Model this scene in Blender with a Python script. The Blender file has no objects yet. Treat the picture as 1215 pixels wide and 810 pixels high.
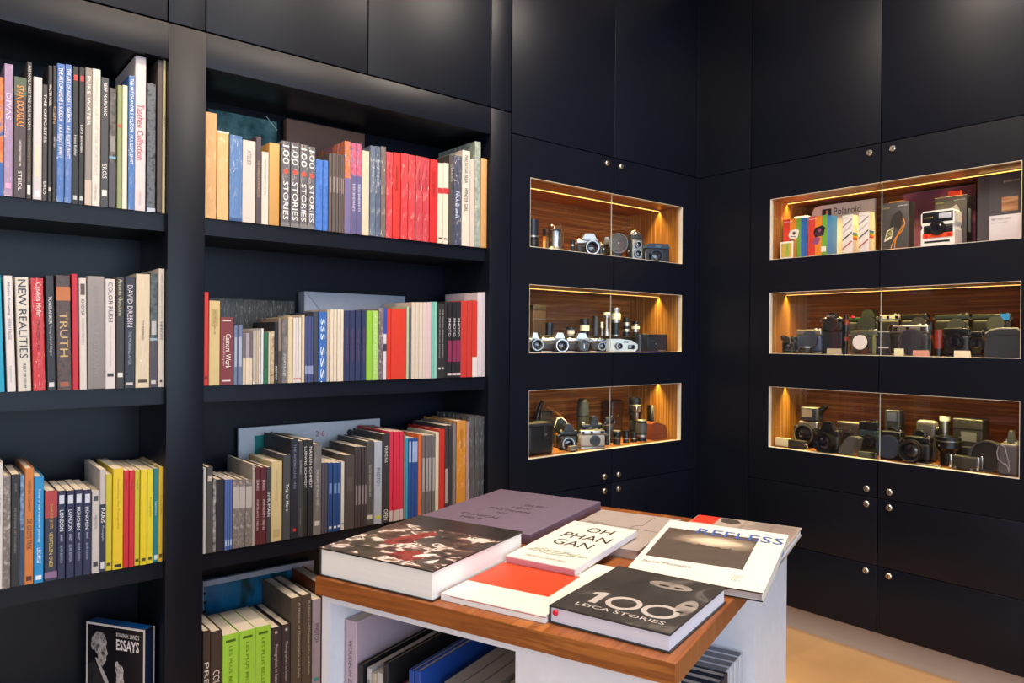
import bpy, bmesh, math, random
from mathutils import Vector, Matrix
random.seed(7)
scene = bpy.context.scene
COL = scene.collection
PI = math.pi

# ------------------------------------------------------------------ camera
W, H = 1215.0, 810.0
FPX, YAW, PITCH, ROLL = 873.769, 0.8777856, -0.0020571, 0.0079954
CAM = Vector((-3.078756, -2.245588, 1.3))
Fv = Vector((math.cos(YAW) * math.cos(PITCH), math.sin(YAW) * math.cos(PITCH), math.sin(PITCH)))
R0 = Vector((math.sin(YAW), -math.cos(YAW), 0))
U0 = R0.cross(Fv)
Rv = R0 * math.cos(ROLL) + U0 * math.sin(ROLL)
Uv = Rv.cross(Fv)
cd = bpy.data.cameras.new('camera')
cam = bpy.data.objects.new('camera', cd)
COL.objects.link(cam)
m = Matrix((Rv, Uv, -Fv)).transposed().to_4x4()
m.translation = CAM
cam.matrix_world = m
cd.sensor_width = 36.0
cd.lens = FPX / W * 36.0
cd.clip_start = 0.05
scene.camera = cam

def ray(x, y):
    return Fv + Rv * ((x - W / 2) / FPX) + Uv * ((H / 2 - y) / FPX)

def at(x, y, ax, v):
    """the point of the plane axis=v that the photograph shows at pixel x, y"""
    d = ray(x, y)
    return CAM + d * ((v - CAM[ax]) / d[ax])

# ------------------------------------------------------------------ materials
def lin(c):
    if isinstance(c, str):
        c = c.lstrip('#')
        c = tuple(int(c[i:i + 2], 16) / 255 for i in (0, 2, 4))
    return tuple((v / 12.92 if v <= .04045 else ((v + .055) / 1.055) ** 2.4) for v in c) + (1.0,)

MATS = {}
def new_mat(name):
    mt = bpy.data.materials.new(name)
    mt.use_nodes = True
    nt = mt.node_tree
    return mt, nt, nt.nodes['Principled BSDF']

def link(nt, a, b):
    nt.links.new(a, b)

def coords(nt, scale=(1, 1, 1), kind='Object', loc=(0, 0, 0)):
    tc = nt.nodes.new('ShaderNodeTexCoord')
    mp = nt.nodes.new('ShaderNodeMapping')
    mp.inputs['Scale'].default_value = scale
    mp.inputs['Location'].default_value = loc
    link(nt, tc.outputs[kind], mp.inputs['Vector'])
    return mp.outputs['Vector']

def noise(nt, vec, scale, detail=3, rough=.5):
    n = nt.nodes.new('ShaderNodeTexNoise')
    n.inputs['Scale'].default_value = scale
    n.inputs['Detail'].default_value = detail
    n.inputs['Roughness'].default_value = rough
    link(nt, vec, n.inputs['Vector'])
    return n.outputs['Fac']

def ramp(nt, fac, stops, const=False):
    r = nt.nodes.new('ShaderNodeValToRGB')
    el = r.color_ramp.elements
    while len(el) < len(stops):
        el.new(.5)
    for e, (p, c) in zip(el, stops):
        e.position = p
        e.color = lin(c)
    if const:
        r.color_ramp.interpolation = 'CONSTANT'
    link(nt, fac, r.inputs['Fac'])
    return r.outputs['Color']

def bump(nt, b, fac, strength, dist=.002):
    n = nt.nodes.new('ShaderNodeBump')
    n.inputs['Strength'].default_value = strength
    n.inputs['Distance'].default_value = dist
    link(nt, fac, n.inputs['Height'])
    link(nt, n.outputs['Normal'], b.inputs['Normal'])

def dk(c, f=.73):
    r, g, b_ = [v * f for v in lin(c)[:3]]
    e = lambda v: round(255 * (v * 12.92 if v <= .0031308 else 1.055 * v ** (1 / 2.4) - .055))
    return '#%02x%02x%02x' % (e(r), e(g), e(b_))

def paper(c, rough=.55, key='paper'):
    """plain printed or painted surface with a slight unevenness of tone"""
    k = (key, c, rough)
    if k in MATS: return MATS[k]
    mt, nt, b = new_mat('%s_%s' % (key, c.lstrip('#')))
    col = lin(c)
    v = coords(nt)
    f = noise(nt, v, 35, 2)
    mx = nt.nodes.new('ShaderNodeMix'); mx.data_type = 'RGBA'
    mx.inputs['A'].default_value = tuple(x * .9 for x in col[:3]) + (1,)
    mx.inputs['B'].default_value = tuple(min(1, x * 1.06) for x in col[:3]) + (1,)
    link(nt, f, mx.inputs['Factor'])
    link(nt, mx.outputs['Result'], b.inputs['Base Color'])
    b.inputs['Roughness'].default_value = rough
    MATS[k] = mt
    return mt

def wrapped(c):
    """cover shrink-wrapped in clear film: hard wrinkled gloss over the print"""
    k = ('wrap', c)
    if k in MATS: return MATS[k]
    mt, nt, b = new_mat('wrapped_%s' % c.lstrip('#'))
    b.inputs['Base Color'].default_value = lin(c)
    b.inputs['Roughness'].default_value = .5
    b.inputs['Coat Weight'].default_value = 1
    b.inputs['Coat Roughness'].default_value = .08
    v = coords(nt, (1, 1, .22))
    f = noise(nt, v, 70, 2, .55)
    n = nt.nodes.new('ShaderNodeBump')
    n.inputs['Strength'].default_value = .9
    n.inputs['Distance'].default_value = .05
    link(nt, f, n.inputs['Height'])
    link(nt, n.outputs['Normal'], b.inputs['Coat Normal'])
    MATS[k] = mt
    return mt

def photo(c1, c2, c3=None, scale=40, rough=.45, stretch=(1, 1, 1), wrap=False):
    """a printed picture: blotches of two or three tones"""
    k = ('photo', c1, c2, c3, scale, stretch, wrap)
    if k in MATS: return MATS[k]
    mt, nt, b = new_mat('printed_picture')
    v = coords(nt, stretch)
    f = noise(nt, v, scale, 4, .6)
    st = [(.36, c1), (.62, c2)] if c3 is None else [(.36, c1), (.5, c2), (.64, c3)]
    link(nt, ramp(nt, f, st), b.inputs['Base Color'])
    b.inputs['Roughness'].default_value = rough
    if wrap:
        b.inputs['Coat Weight'].default_value = 1
        b.inputs['Coat Roughness'].default_value = .08
        f2 = noise(nt, coords(nt, (1, 1, .22)), 70, 2)
        n = nt.nodes.new('ShaderNodeBump'); n.inputs['Strength'].default_value = .9
        n.inputs['Distance'].default_value = .05
        link(nt, f2, n.inputs['Height']); link(nt, n.outputs['Normal'], b.inputs['Coat Normal'])
    MATS[k] = mt
    return mt

def checks(c1, c2, n):
    k = ('checks', c1, c2, n)
    if k in MATS: return MATS[k]
    mt, nt, b = new_mat('checked_print')
    v = coords(nt)
    ck = nt.nodes.new('ShaderNodeTexChecker')
    ck.inputs['Scale'].default_value = n
    ck.inputs['Color1'].default_value = lin(c1); ck.inputs['Color2'].default_value = lin(c2)
    link(nt, v, ck.inputs['Vector']); link(nt, ck.outputs['Color'], b.inputs['Base Color'])
    MATS[k] = mt
    return mt

def pages(c='#e9dfd2'):
    k = ('pages', c)
    if k in MATS: return MATS[k]
    mt, nt, b = new_mat('page_block')
    v = coords(nt, (900, 3, 3))
    f = noise(nt, v, 1, 2)
    col = lin(c)
    mx = nt.nodes.new('ShaderNodeMix'); mx.data_type = 'RGBA'
    mx.inputs['A'].default_value = tuple(x * .82 for x in col[:3]) + (1,)
    mx.inputs['B'].default_value = col
    link(nt, f, mx.inputs['Factor']); link(nt, mx.outputs['Result'], b.inputs['Base Color'])
    b.inputs['Roughness'].default_value = .8
    MATS[k] = mt
    return mt

def pages_flat(c='#f2ece4'):
    """page block of a book lying flat: sheets stacked in z"""
    k = ('pagesf', c)
    if k in MATS: return MATS[k]
    mt, nt, b = new_mat('page_block_flat')
    f = noise(nt, coords(nt, (2, 2, 700)), 1, 2)
    col = lin(c)
    mx = nt.nodes.new('ShaderNodeMix'); mx.data_type = 'RGBA'
    mx.inputs['A'].default_value = tuple(x * .84 for x in col[:3]) + (1,)
    mx.inputs['B'].default_value = col
    link(nt, f, mx.inputs['Factor']); link(nt, mx.outputs['Result'], b.inputs['Base Color'])
    b.inputs['Roughness'].default_value = .75
    MATS[k] = mt
    return mt

def metal(c, rough=.3):
    k = ('metal', c, rough)
    if k in MATS: return MATS[k]
    mt, nt, b = new_mat('metal')
    b.inputs['Base Color'].default_value = lin(c)
    b.inputs['Metallic'].default_value = 1
    f = noise(nt, coords(nt), 120, 2)
    mr = nt.nodes.new('ShaderNodeMapRange')
    mr.inputs['To Min'].default_value = rough * .8; mr.inputs['To Max'].default_value = rough * 1.25
    link(nt, f, mr.inputs['Value']); link(nt, mr.outputs['Result'], b.inputs['Roughness'])
    MATS[k] = mt
    return mt

def gloss(c, rough=.2, coat=0):
    k = ('gloss', c, rough, coat)
    if k in MATS: return MATS[k]
    mt, nt, b = new_mat('gloss_%s' % c.lstrip('#'))
    b.inputs['Base Color'].default_value = lin(c)
    b.inputs['Roughness'].default_value = rough
    b.inputs['Coat Weight'].default_value = coat
    bump(nt, b, noise(nt, coords(nt), 300, 2), .04, .0005)
    MATS[k] = mt
    return mt

def leather(c, rough=.45):
    k = ('leather', c, rough)
    if k in MATS: return MATS[k]
    mt, nt, b = new_mat('leather_%s' % c.lstrip('#'))
    b.inputs['Base Color'].default_value = lin(c)
    b.inputs['Roughness'].default_value = rough
    bump(nt, b, noise(nt, coords(nt), 900, 2), .35, .0008)
    MATS[k] = mt
    return mt

def glow(c, s):
    k = ('glow', c, s)
    if k in MATS: return MATS[k]
    mt, nt, b = new_mat('lamp_glow')
    b.inputs['Base Color'].default_value = lin(c)
    b.inputs['Emission Color'].default_value = lin(c)
    b.inputs['Emission Strength'].default_value = s
    MATS[k] = mt
    return mt

def clear(tint='#ffffff', base=.04, power=4):
    """clear sheet: see-through with a mirror reflection that grows at grazing angles"""
    k = ('clear', tint, base, power)
    if k in MATS: return MATS[k]
    mt, nt, b = new_mat('clear_sheet')
    nt.nodes.remove(b)
    out = nt.nodes['Material Output']
    tr = nt.nodes.new('ShaderNodeBsdfTransparent'); tr.inputs['Color'].default_value = lin(tint)
    gl = nt.nodes.new('ShaderNodeBsdfGlossy'); gl.inputs['Roughness'].default_value = 0.0
    lw = nt.nodes.new('ShaderNodeLayerWeight'); lw.inputs['Blend'].default_value = .5
    pw = nt.nodes.new('ShaderNodeMath'); pw.operation = 'POWER'; pw.inputs[1].default_value = power
    mu = nt.nodes.new('ShaderNodeMath'); mu.operation = 'MULTIPLY_ADD'
    mu.inputs[1].default_value = .9; mu.inputs[2].default_value = base
    mix = nt.nodes.new('ShaderNodeMixShader')
    link(nt, lw.outputs['Facing'], pw.inputs[0]); link(nt, pw.outputs[0], mu.inputs[0])
    link(nt, mu.outputs[0], mix.inputs['Fac'])
    link(nt, tr.outputs[0], mix.inputs[1]); link(nt, gl.outputs[0], mix.inputs[2])
    link(nt, mix.outputs[0], out.inputs['Surface'])
    MATS[k] = mt
    return mt

def wood(name, scale, stops, rough=.4, det=4, loc=(0, 0, 0)):
    k = ('wood', name)
    if k in MATS: return MATS[k]
    mt, nt, b = new_mat(name)
    v = coords(nt, scale, loc=loc)
    f = noise(nt, v, 1, det, .62)
    link(nt, ramp(nt, f, stops), b.inputs['Base Color'])
    b.inputs['Roughness'].default_value = rough
    MATS[k] = mt
    return mt

ZEB = [(.30, '#5e3414'), (.42, '#8f5626'), (.5, '#6d3d18'), (.58, '#b0733a'), (.7, '#7d4a20')]
wood_bx = lambda: wood('striped_wood_back_x', (1.1, 1.1, 95), ZEB)      # grain runs along the wall, stripes change with height
wood_sy = lambda: wood('striped_wood_side_lit', (75, 75, .8), [(.30, '#6e4218'), (.42, '#a8702f'), (.5, '#855020'), (.58, '#c48d46'), (.7, '#976228')])          # grain runs upright; LED glow painted in as lighter, yellower stops
PAINT = None
def cabinet_paint():
    global PAINT
    if PAINT: return PAINT
    mt, nt, b = new_mat('dark_cabinet_paint')
    f = noise(nt, coords(nt), 3, 3)
    link(nt, ramp(nt, f, [(.3, '#0b0e18'), (.7, '#0d101b')]), b.inputs['Base Color'])
    b.inputs['Roughness'].default_value = .35
    b.inputs['Specular IOR Level'].default_value = .22
    bump(nt, b, noise(nt, coords(nt), 500, 2), .03, .0005)
    PAINT = mt
    return mt

# ------------------------------------------------------------------ mesh building
class MB:
    def __init__(s):
        s.v = []; s.f = []; s.sm = []
    def add(s, vs, fs, smooth=False, M=None):
        o = len(s.v)
        for p in vs:
            p = Vector(p)
            s.v.append(tuple(M @ p) if M is not None else tuple(p))
        for f in fs:
            s.f.append(tuple(i + o for i in f)); s.sm.append(smooth)
        return s
    def box(s, x0, y0, z0, x1, y1, z1, bev=0, seg=2, M=None):
        if bev <= 0:
            vs = [(x, y, z) for z in (z0, z1) for y in (y0, y1) for x in (x0, x1)]
            return s.add(vs, [(0, 2, 3, 1), (4, 5, 7, 6), (0, 1, 5, 4), (2, 6, 7, 3), (0, 4, 6, 2), (1, 3, 7, 5)], False, M)
        bm = bmesh.new()
        bmesh.ops.create_cube(bm, size=1)
        for v in bm.verts:
            v.co = Vector(((x0 + x1) / 2 + v.co.x * (x1 - x0), (y0 + y1) / 2 + v.co.y * (y1 - y0), (z0 + z1) / 2 + v.co.z * (z1 - z0)))
        bev = min(bev, .49 * min(x1 - x0, y1 - y0, z1 - z0))
        bmesh.ops.bevel(bm, geom=bm.edges[:], offset=bev, segments=seg, affect='EDGES', profile=.6)
        s.take(bm, seg > 1, M)
        return s
    def take(s, bm, smooth=False, M=None):
        bm.verts.index_update()
        s.add([v.co.copy() for v in bm.verts], [[v.index for v in f.verts] for f in bm.faces], smooth, M)
        bm.free()
    def lathe(s, prof, o=(0, 0, 0), axis='z', n=28, smooth=True):
        """profile of (radius, height) pairs turned about an axis through o; each band keeps its own vertices so edges stay crisp"""
        o = Vector(o)
        def pt(r, h, a):
            c, q = r * math.cos(a), r * math.sin(a)
            if axis == 'z': return o + Vector((c, q, h))
            if axis == 'y': return o + Vector((c, -h, q))     # height runs towards the viewer (-y)
            return o + Vector((h, c, q))
        for (r0, h0), (r1, h1) in zip(prof[:-1], prof[1:]):
            if r0 < 1e-6 and r1 < 1e-6: continue
            if r0 < 1e-6 or r1 < 1e-6:
                rr, hh, tip = (r1, h1, h0) if r0 < 1e-6 else (r0, h0, h1)
                vs = [pt(rr, hh, 2 * PI * i / n) for i in range(n)] + [pt(0, tip, 0)]
                fs = [(i, (i + 1) % n, n) for i in range(n)]
                if abs(h0 - h1) < 1e-7:
                    vs = vs[:n]; fs = [tuple(range(n))]
                s.add(vs, fs, smooth and abs(h0 - h1) > 1e-7)
            else:
                vs = [pt(r0, h0, 2 * PI * i / n) for i in range(n)] + [pt(r1, h1, 2 * PI * i / n) for i in range(n)]
                s.add(vs, [(i, (i + 1) % n, n + (i + 1) % n, n + i) for i in range(n)], smooth and abs(h0 - h1) > 1e-7)
        return s
    def cyl(s, o, r, h, axis='z', n=24, r2=None):
        r2 = r if r2 is None else r2
        return s.lathe([(0, 0), (r, 0), (r2, h), (0, h)], o, axis, n)
    def ring(s, o, r, w, h, axis='y', n=28):
        return s.lathe([(r, 0), (r, h), (r - w, h), (r - w, 0)], o, axis, n)
    def dome(s, o, r, hh, axis='z', n=24, k=7):
        pr = [(r * math.cos(PI / 2 * i / k), hh * math.sin(PI / 2 * i / k)) for i in range(k + 1)]
        pr[-1] = (0, hh)
        return s.lathe(pr, o, axis, n)
    def prism(s, poly, a0, a1, plane='xz', smooth=False):
        """polygon pushed along the axis the plane leaves out"""
        n = len(poly)
        def pt(p, a):
            if plane == 'xz': return (p[0], a, p[1])
            if plane == 'xy': return (p[0], p[1], a)
            return (a, p[0], p[1])
        vs = [pt(p, a0) for p in poly] + [pt(p, a1) for p in poly]
        s.add(vs, [tuple(range(n)), tuple(reversed(range(n, 2 * n)))])
        s.add(vs, [(i, (i + 1) % n, n + (i + 1) % n, n + i) for i in range(n)], smooth)
        return s
    def tube(s, pts, r, n=8, closed=False):
        pts = [Vector(p) for p in pts]
        rings = []
        N = len(pts)
        for i, p in enumerate(pts):
            a = pts[(i - 1) % N] if (closed or i > 0) else p
            b = pts[(i + 1) % N] if (closed or i < N - 1) else p
            t = (b - a).normalized()
            u = t.orthogonal().normalized() if not rings else None
            if u is None:
                u = (last - t * last.dot(t)).normalized()
            last = u
            w = t.cross(u)
            rings.append([p + u * r * math.cos(2 * PI * k / n) + w * r * math.sin(2 * PI * k / n) for k in range(n)])
        vs = [q for rg in rings for q in rg]
        fs = []
        M_ = N if closed else N - 1
        for i in range(M_):
            j = (i + 1) % N
            fs += [(i * n + k, i * n + (k + 1) % n, j * n + (k + 1) % n, j * n + k) for k in range(n)]
        s.add(vs, fs, True)
        if not closed:
            s.add(rings[0], [tuple(range(n))]); s.add(rings[-1], [tuple(range(n))])
        return s
    def mesh(s, name):
        me = bpy.data.meshes.new(name)
        me.from_pydata(s.v, [], s.f)
        me.polygons.foreach_set('use_smooth', s.sm)
        bm = bmesh.new(); bm.from_mesh(me)
        bmesh.ops.recalc_face_normals(bm, faces=bm.faces[:])
        bm.to_mesh(me); bm.free()
        me.update()
        return me

def obj(name, mb, mat, parent=None, loc=None, rot=None):
    me = mb.mesh(name) if isinstance(mb, MB) else mb
    o = bpy.data.objects.new(name, me)
    if mat is not None:
        if me.materials: me.materials[0] = mat
        else: me.materials.append(mat)
    COL.objects.link(o)
    if parent is not None: o.parent = parent
    if loc is not None: o.location = loc
    if rot is not None: o.rotation_euler = rot
    return o

LABELS = set()
def tag(o, label, cat, group=None):
    n = len(label.split())
    if not (4 <= n <= 16): print('LABEL LENGTH', n, label)
    if label in LABELS: print('LABEL TWICE', label)
    LABELS.add(label)
    o['label'] = label; o['category'] = cat
    if group: o['group'] = group
    return o

def thing(name, label, cat, loc=(0, 0, 0), rotz=0, group=None):
    o = bpy.data.objects.new(name, None)
    o.empty_display_size = .05
    COL.objects.link(o)
    o.location = loc; o.rotation_euler = (0, 0, rotz)
    return tag(o, label, cat, group)

def struct(name, mb, mat, parent=None):
    o = obj(name, mb, mat, parent)
    if parent is None: o['kind'] = 'structure'
    return o

# ------------------------------------------------------------------ lettering
TXT = {}
def text_mesh(s, shear=0, bold=0):
    """flat letters; returns (verts, faces, width, height), baseline-left at the origin"""
    k = (s, shear, bold)
    if k in TXT: return TXT[k]
    cu = bpy.data.curves.new('letters', 'FONT')
    cu.body = s; cu.size = 1; cu.resolution_u = 2; cu.shear = shear; cu.offset = bold
    ob = bpy.data.objects.new('letters', cu)
    me = bpy.data.meshes.new_from_object(ob)
    vs = [v.co.copy() for v in me.vertices]; fs = [tuple(p.vertices) for p in me.polygons]
    bpy.data.objects.remove(ob); bpy.data.curves.remove(cu); bpy.data.meshes.remove(me)
    if not vs: vs = [Vector((0, 0, 0))]
    x0 = min(v.x for v in vs); y0 = min(v.y for v in vs)
    w = max(v.x for v in vs) - x0; h = max(v.y for v in vs) - y0
    vs = [Vector((v.x - x0, v.y - y0, 0)) for v in vs]
    TXT[k] = (vs, fs, w or 1, h or 1)
    return TXT[k]

def text_into(mb, s, origin, xdir, ydir, length=None, height=None, center=False, shear=0, bold=0):
    """letters laid from origin along xdir, tops towards ydir, stretched to the given length and height"""
    vs, fs, w, h = text_mesh(s, shear, bold)
    if length is None: sx = sy = height / h
    elif height is None: sx = sy = length / w
    else: sx = length / w; sy = height / h
    o = Vector(origin); X = Vector(xdir).normalized(); Y = Vector(ydir).normalized()
    if center: o = o - X * (w * sx / 2) - Y * (h * sy / 2)
    mb.add([o + X * (v.x * sx) + Y * (v.y * sy) for v in vs], fs)
    return mb

# ------------------------------------------------------------------ the room
SEAM = .0035
floor_mat = (lambda: wood('floor_screed', (1.4, 1.4, 1.4), [(.3, '#b98f62'), (.5, '#c59a6c'), (.7, '#cda477')], .32, 5))()
struct('floor', MB().box(-6.5, -6.0, -.1, .4, .4, 0), floor_mat)
struct('ceiling', MB().box(-6.5, -6.0, 3.1, .4, .4, 3.2), paper('#e6e2da', .9, 'plaster'))
struct('wall_left', MB().box(-6.5, .36, 0, .4, .46, 3.1), cabinet_paint())
struct('wall_right', MB().box(.36, -6.0, 0, .46, .36, 3.1), cabinet_paint())
wfar = MB()
wfar.box(-6.6, -6.0, 0, -6.5, -5.35, 3.1); wfar.box(-6.6, -2.65, 0, -6.5, .4, 3.1)
wfar.box(-6.6, -5.35, 0, -6.5, -2.65, .5); wfar.box(-6.6, -5.35, 2.5, -6.5, -2.65, 3.1)  # opening added to this unseen wall to hold the side fill light
struct('wall_far', wfar, paper('#cfc9c2', .9, 'plaster'))
wf = MB()
for y in (-5.35, -4.03, -2.71): wf.box(-6.58, y, .5, -6.52, y + .06, 2.5)
wf.box(-6.58, -5.35, .5, -6.52, -2.65, .56); wf.box(-6.58, -5.35, 2.44, -6.52, -2.65, 2.5)
struct('window_2', wf, paper('#3a3a3d', .5, 'frame'))  # frame of the added opening
# shop front behind the camera: wall with a wide glazed opening
sf = MB()
sf.box(-6.5, -6.1, 0, -5.6, -6.0, 3.1); sf.box(-.5, -6.1, 0, .4, -6.0, 3.1)
sf.box(-5.6, -6.1, 0, -.5, -6.0, .5); sf.box(-5.6, -6.1, 2.7, -.5, -6.0, 3.1)
struct('wall_front', sf, paper('#d6d2cc', .9, 'plaster'))
wf = MB()
for x in (-5.6, -3.9, -2.2, -.56): wf.box(x, -6.08, .5, x + .06, -6.02, 2.7)
wf.box(-5.54, -6.08, .5, -.56, -6.02, .56); wf.box(-5.54, -6.08, 2.64, -.56, -6.02, 2.7)
struct('window_1', wf, paper('#3a3a3d', .5, 'frame'))

kick = wood('toe_kick_board', (60, 1.2, 1.2), [(.3, '#a3958c'), (.7, '#b3a59b')], .4)
struct('baseboard_right', MB().box(.055, -4.2, 0, .07, -.02, .111), kick)
struct('baseboard_left', MB().box(-3.7, .055, 0, .05, .07, .111), kick)

# ------------------------------------------------------------------ cabinets with lit niches
ROWS = [(1.678, 1.957), (1.2475, 1.526), (.817, 1.096)]
U0_, U1_ = .1025, 1.0925
CREAM = paper('#d9cfb8', .5, 'edge')
LOCKM = metal('#c9c0b0', .32)

def lock_mb(u, z):
    b = MB()
    b.lathe([(0, .007), (.0095, .007), (.0125, .004), (.0135, 0), (0, 0)], (u, 0, z), 'y', 24)
    return b
def add_lock(door, u, z):
    l = obj('lock', lock_mb(u, z), LOCKM, door)
    obj('keyhole', MB().box(u - .0012, -.0078, z - .006, u + .0012, -.0068, z + .006), gloss('#2a2622', .5), l)

def cabinet_run(origin, rotz, side, glow_side):
    g = 'cabinet units along the %s wall' % side
    P_ = cabinet_paint()
    Wd = 1.196; hs = SEAM / 2; mid = Wd / 2
    # --- tall units above
    top = thing('wall_cabinet', 'tall plain dark cupboard pair above the lit camera cases on the %s wall' % side, 'cabinet', (*origin, 2.1175), rotz, g)
    obj('carcass', MB().box(.004, .024, .004, Wd - .004, .34, .978), P_, top)
    for a, b in ((0, mid), (mid, Wd)):
        obj('door', MB().box(a + hs, 0, hs, b - hs, .02, .98, .001), P_, top)
    # --- display unit
    dz = .665
    d = thing('display_cabinet', 'dark cabinet with three lit glazed camera cases on the %s wall' % side, 'cabinet', (*origin, dz), rotz, g)
    c = MB()
    c.box(.004, .024, .002, U0_ - .012, .352, 1.448); c.box(U1_ + .012, .024, .002, Wd - .004, .352, 1.448)
    zz = [0.004] + [v for r in reversed(ROWS) for v in (r[0] - dz - .012, r[1] - dz + .012)] + [1.446]
    for i in range(0, len(zz), 2):
        c.box(U0_ - .012, .024, zz[i], U1_ + .012, .352, zz[i + 1])
    obj('carcass', c, P_, d)
    for r0, r1 in ROWS:
        a, b = r0 - dz, r1 - dz
        obj('niche_back', MB().box(U0_ - .012, .34, a - .012, U1_ + .012, .352, b + .012), wood_bx() if side == 'left' else wood('striped_wood_back_y', (1.1, 1.1, 95), ZEB), d)
        for u in (U0_ - .012, U1_):
            obj('niche_side', MB().box(u, .0235, a, u + .012, .34, b), wood_sy(), d)
        obj('niche_floor', MB().box(U0_ - .012, .0235, a - .012, U1_ + .012, .34, a), wood_fl(side), d)
        obj('niche_ceiling', MB().box(U0_ - .012, .0235, b, U1_ + .012, .34, b + .012), wood_fl(side), d)
        hsg = obj('light_strip', MB().box(U0_ + .004, .137, b - .004, U1_ - .004, .149, b), metal('#b9b2a4', .4), d)
        obj('led_band', MB().box(U0_ + .004, .1405, b - .0056, U1_ - .004, .1455, b - .004), glow('#ffc766', LED_POWER), hsg)
        ll = bpy.data.lights.new('led_light', 'AREA'); ll.shape = 'RECTANGLE'; ll.size = U1_ - U0_ - .004; ll.size_y = .006
        ll.energy = LED_WATT; ll.color = (1, .76, .25); ll.spread = math.radians(96)
        lo = bpy.data.objects.new('led_light', ll); COL.objects.link(lo); lo.parent = d; lo.location = ((U0_ + U1_) / 2, .143, b - .007)
    for k, (a, b) in enumerate(((0, mid), (mid, Wd))):
        o0, o1 = (U0_, mid - hs) if k == 0 else (mid + hs, U1_)
        p = MB()
        if k == 0: p.box(a + hs, 0, hs, o0, .02, 1.4525 - hs)
        else: p.box(o1, 0, hs, b - hs, .02, 1.4525 - hs)
        e = [hs] + [v for r in reversed(ROWS) for v in (r[0] - dz, r[1] - dz)] + [1.4525 - hs]
        for i in range(0, len(e), 2): p.box(o0, 0, e[i], o1, .02, e[i + 1])
        door = obj('door', p, P_, d)
        lin_ = MB()
        for r0, r1 in ROWS:
            za, zb = r0 - dz, r1 - dz
            lin_.box(o0, .0004, za, o1, .0225, za + .0016); lin_.box(o0, .0004, zb - .0016, o1, .0225, zb)
            if k == 0: lin_.box(o0, .0004, za + .0016, o0 + .0016, .0225, zb - .0016)
            else: lin_.box(o1 - .0016, .0004, za + .0016, o1, .0225, zb - .0016)
            obj('glass_pane', MB().box(o0 + (.0016 if k == 0 else 0), .013, za + .0016, o1 - (.0016 if k else -.001), .017, zb - .0016), clear(base=.022), door)
            if k == 0: obj('glass_edge', MB().box(o1 + .0011, .0128, za + .0016, o1 + .0024, .0172, zb - .0016), gloss('#b9bdb4', .3), door)
        obj('opening_edge', lin_, CREAM, door)
        ul = mid - .046 if k == 0 else mid + .046
        add_lock(door, ul, 2.085 - dz); add_lock(door, ul, .6973 - dz)
    # --- base unit
    bs = thing('base_cabinet', 'dark low cupboard under the camera cases on the %s wall' % side, 'cabinet', (*origin, .112), rotz, g)
    obj('carcass', MB().box(.004, .024, 0, Wd - .004, .34, .55), P_, bs)
    for a, b, s in ((0, mid, -1), (mid, Wd, 1)):
        for z0, z1, zl in ((.275, .553, .6342), (0, .275, .358)):
            dr = obj('door', MB().box(a + hs, 0, z0 + hs, b - hs, .02, z1 - hs, .001), P_, bs)
            add_lock(dr, mid + s * .046, zl - .112)

LED_POWER, LED_WATT = 3.0, 4.6
def wood_fl(side):
    return wood('striped_wood_shelf_' + side, (1.1, 80, 80) if side == 'left' else (80, 1.1, 80), ZEB)
cabinet_run((-1.2261, 0.0), 0, 'left', 1)
cabinet_run((0.0, -.2900), -PI / 2, 'right', 0)

# fillers in the corner and between the units
def filler(name, x0, y0, x1, y1):
    b = MB(); hs = SEAM / 2
    b.box(x0, y0, .112, x1, y1, 2.1175 - hs); b.box(x0, y0, 2.1175 + hs, x1, y1, 3.098)
    struct(name, b, cabinet_paint())
filler('trim_1', -.028, 0, .02, .02)
filler('trim_2', 0, -.2885, .02, -.001)
filler('trim_3', 0, -4.2, .02, -1.4878)

# ------------------------------------------------------------------ bookcases
SH = [1.655, 1.157, .656, .157]
YS = .018                                   # plane of the spines
def bookcase(x0, x1, label, right_upright, left_upright):
    t = thing('bookcase', label, 'bookcase', ((x0 + x1) / 2, .16, .112), 0, 'open bookcases')
    cx = (x0 + x1) / 2; z0 = .112
    def bx(n, a, b, c, d, e, f, bev=0): obj(n, MB().box(a - cx, b - .16, c - z0, d - cx, e - .16, f - z0, bev), cabinet_paint(), t)
    bx('back_panel', x0, .312, .112, x1, .33, 2.19)
    bx('top_rail', x0 + .0008, 0, 2.0935, x1 - .0008, .312, 2.1955, .0008)
    for z in SH: bx('shelf', x0, .028, z - .05, x1, .312, z)
    if left_upright: bx('upright', left_upright, 0, .112, x0, .33, 2.1955, .0008)
    if right_upright: bx('upright', x1, 0, .112, right_upright, .33, 2.1955, .0008)
bookcase(-3.556, -2.494, 'left open bookcase, cut off by the photo edge', None, -3.656)
bookcase(-2.3916, -1.3293, 'wide open bookcase between the two dark uprights, beside the camera cases', -1.2277, -2.494)

def upper(name, xs, label, fixed):
    x0, x1 = xs[0], xs[-1]
    t = thing('wall_cabinet', label, 'cabinet', (x0, 0, 2.1985), 0, 'cupboards above the bookcases')
    obj('carcass', MB().box(.003, .024, .003, x1 - x0 - .003, .34, .895), cabinet_paint(), t)
    for i, (a, b) in enumerate(zip(xs[:-1], xs[1:])):
        obj('panel' if i in fixed else 'door', MB().box(a - x0 + .0018, 0, .0018, b - x0 - .0018, .02, .898, .001), cabinet_paint(), t)
upper('wall_cabinet', [-3.656, -2.4965], 'plain cupboard above the left bookcase, top left corner of the photo', ())
upper('wall_cabinet', [-2.4965, -2.3928, -1.8605, -1.3295, -1.2275], 'pair of plain cupboard doors between narrow strips above the wide bookcase', (0, 3))

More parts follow.
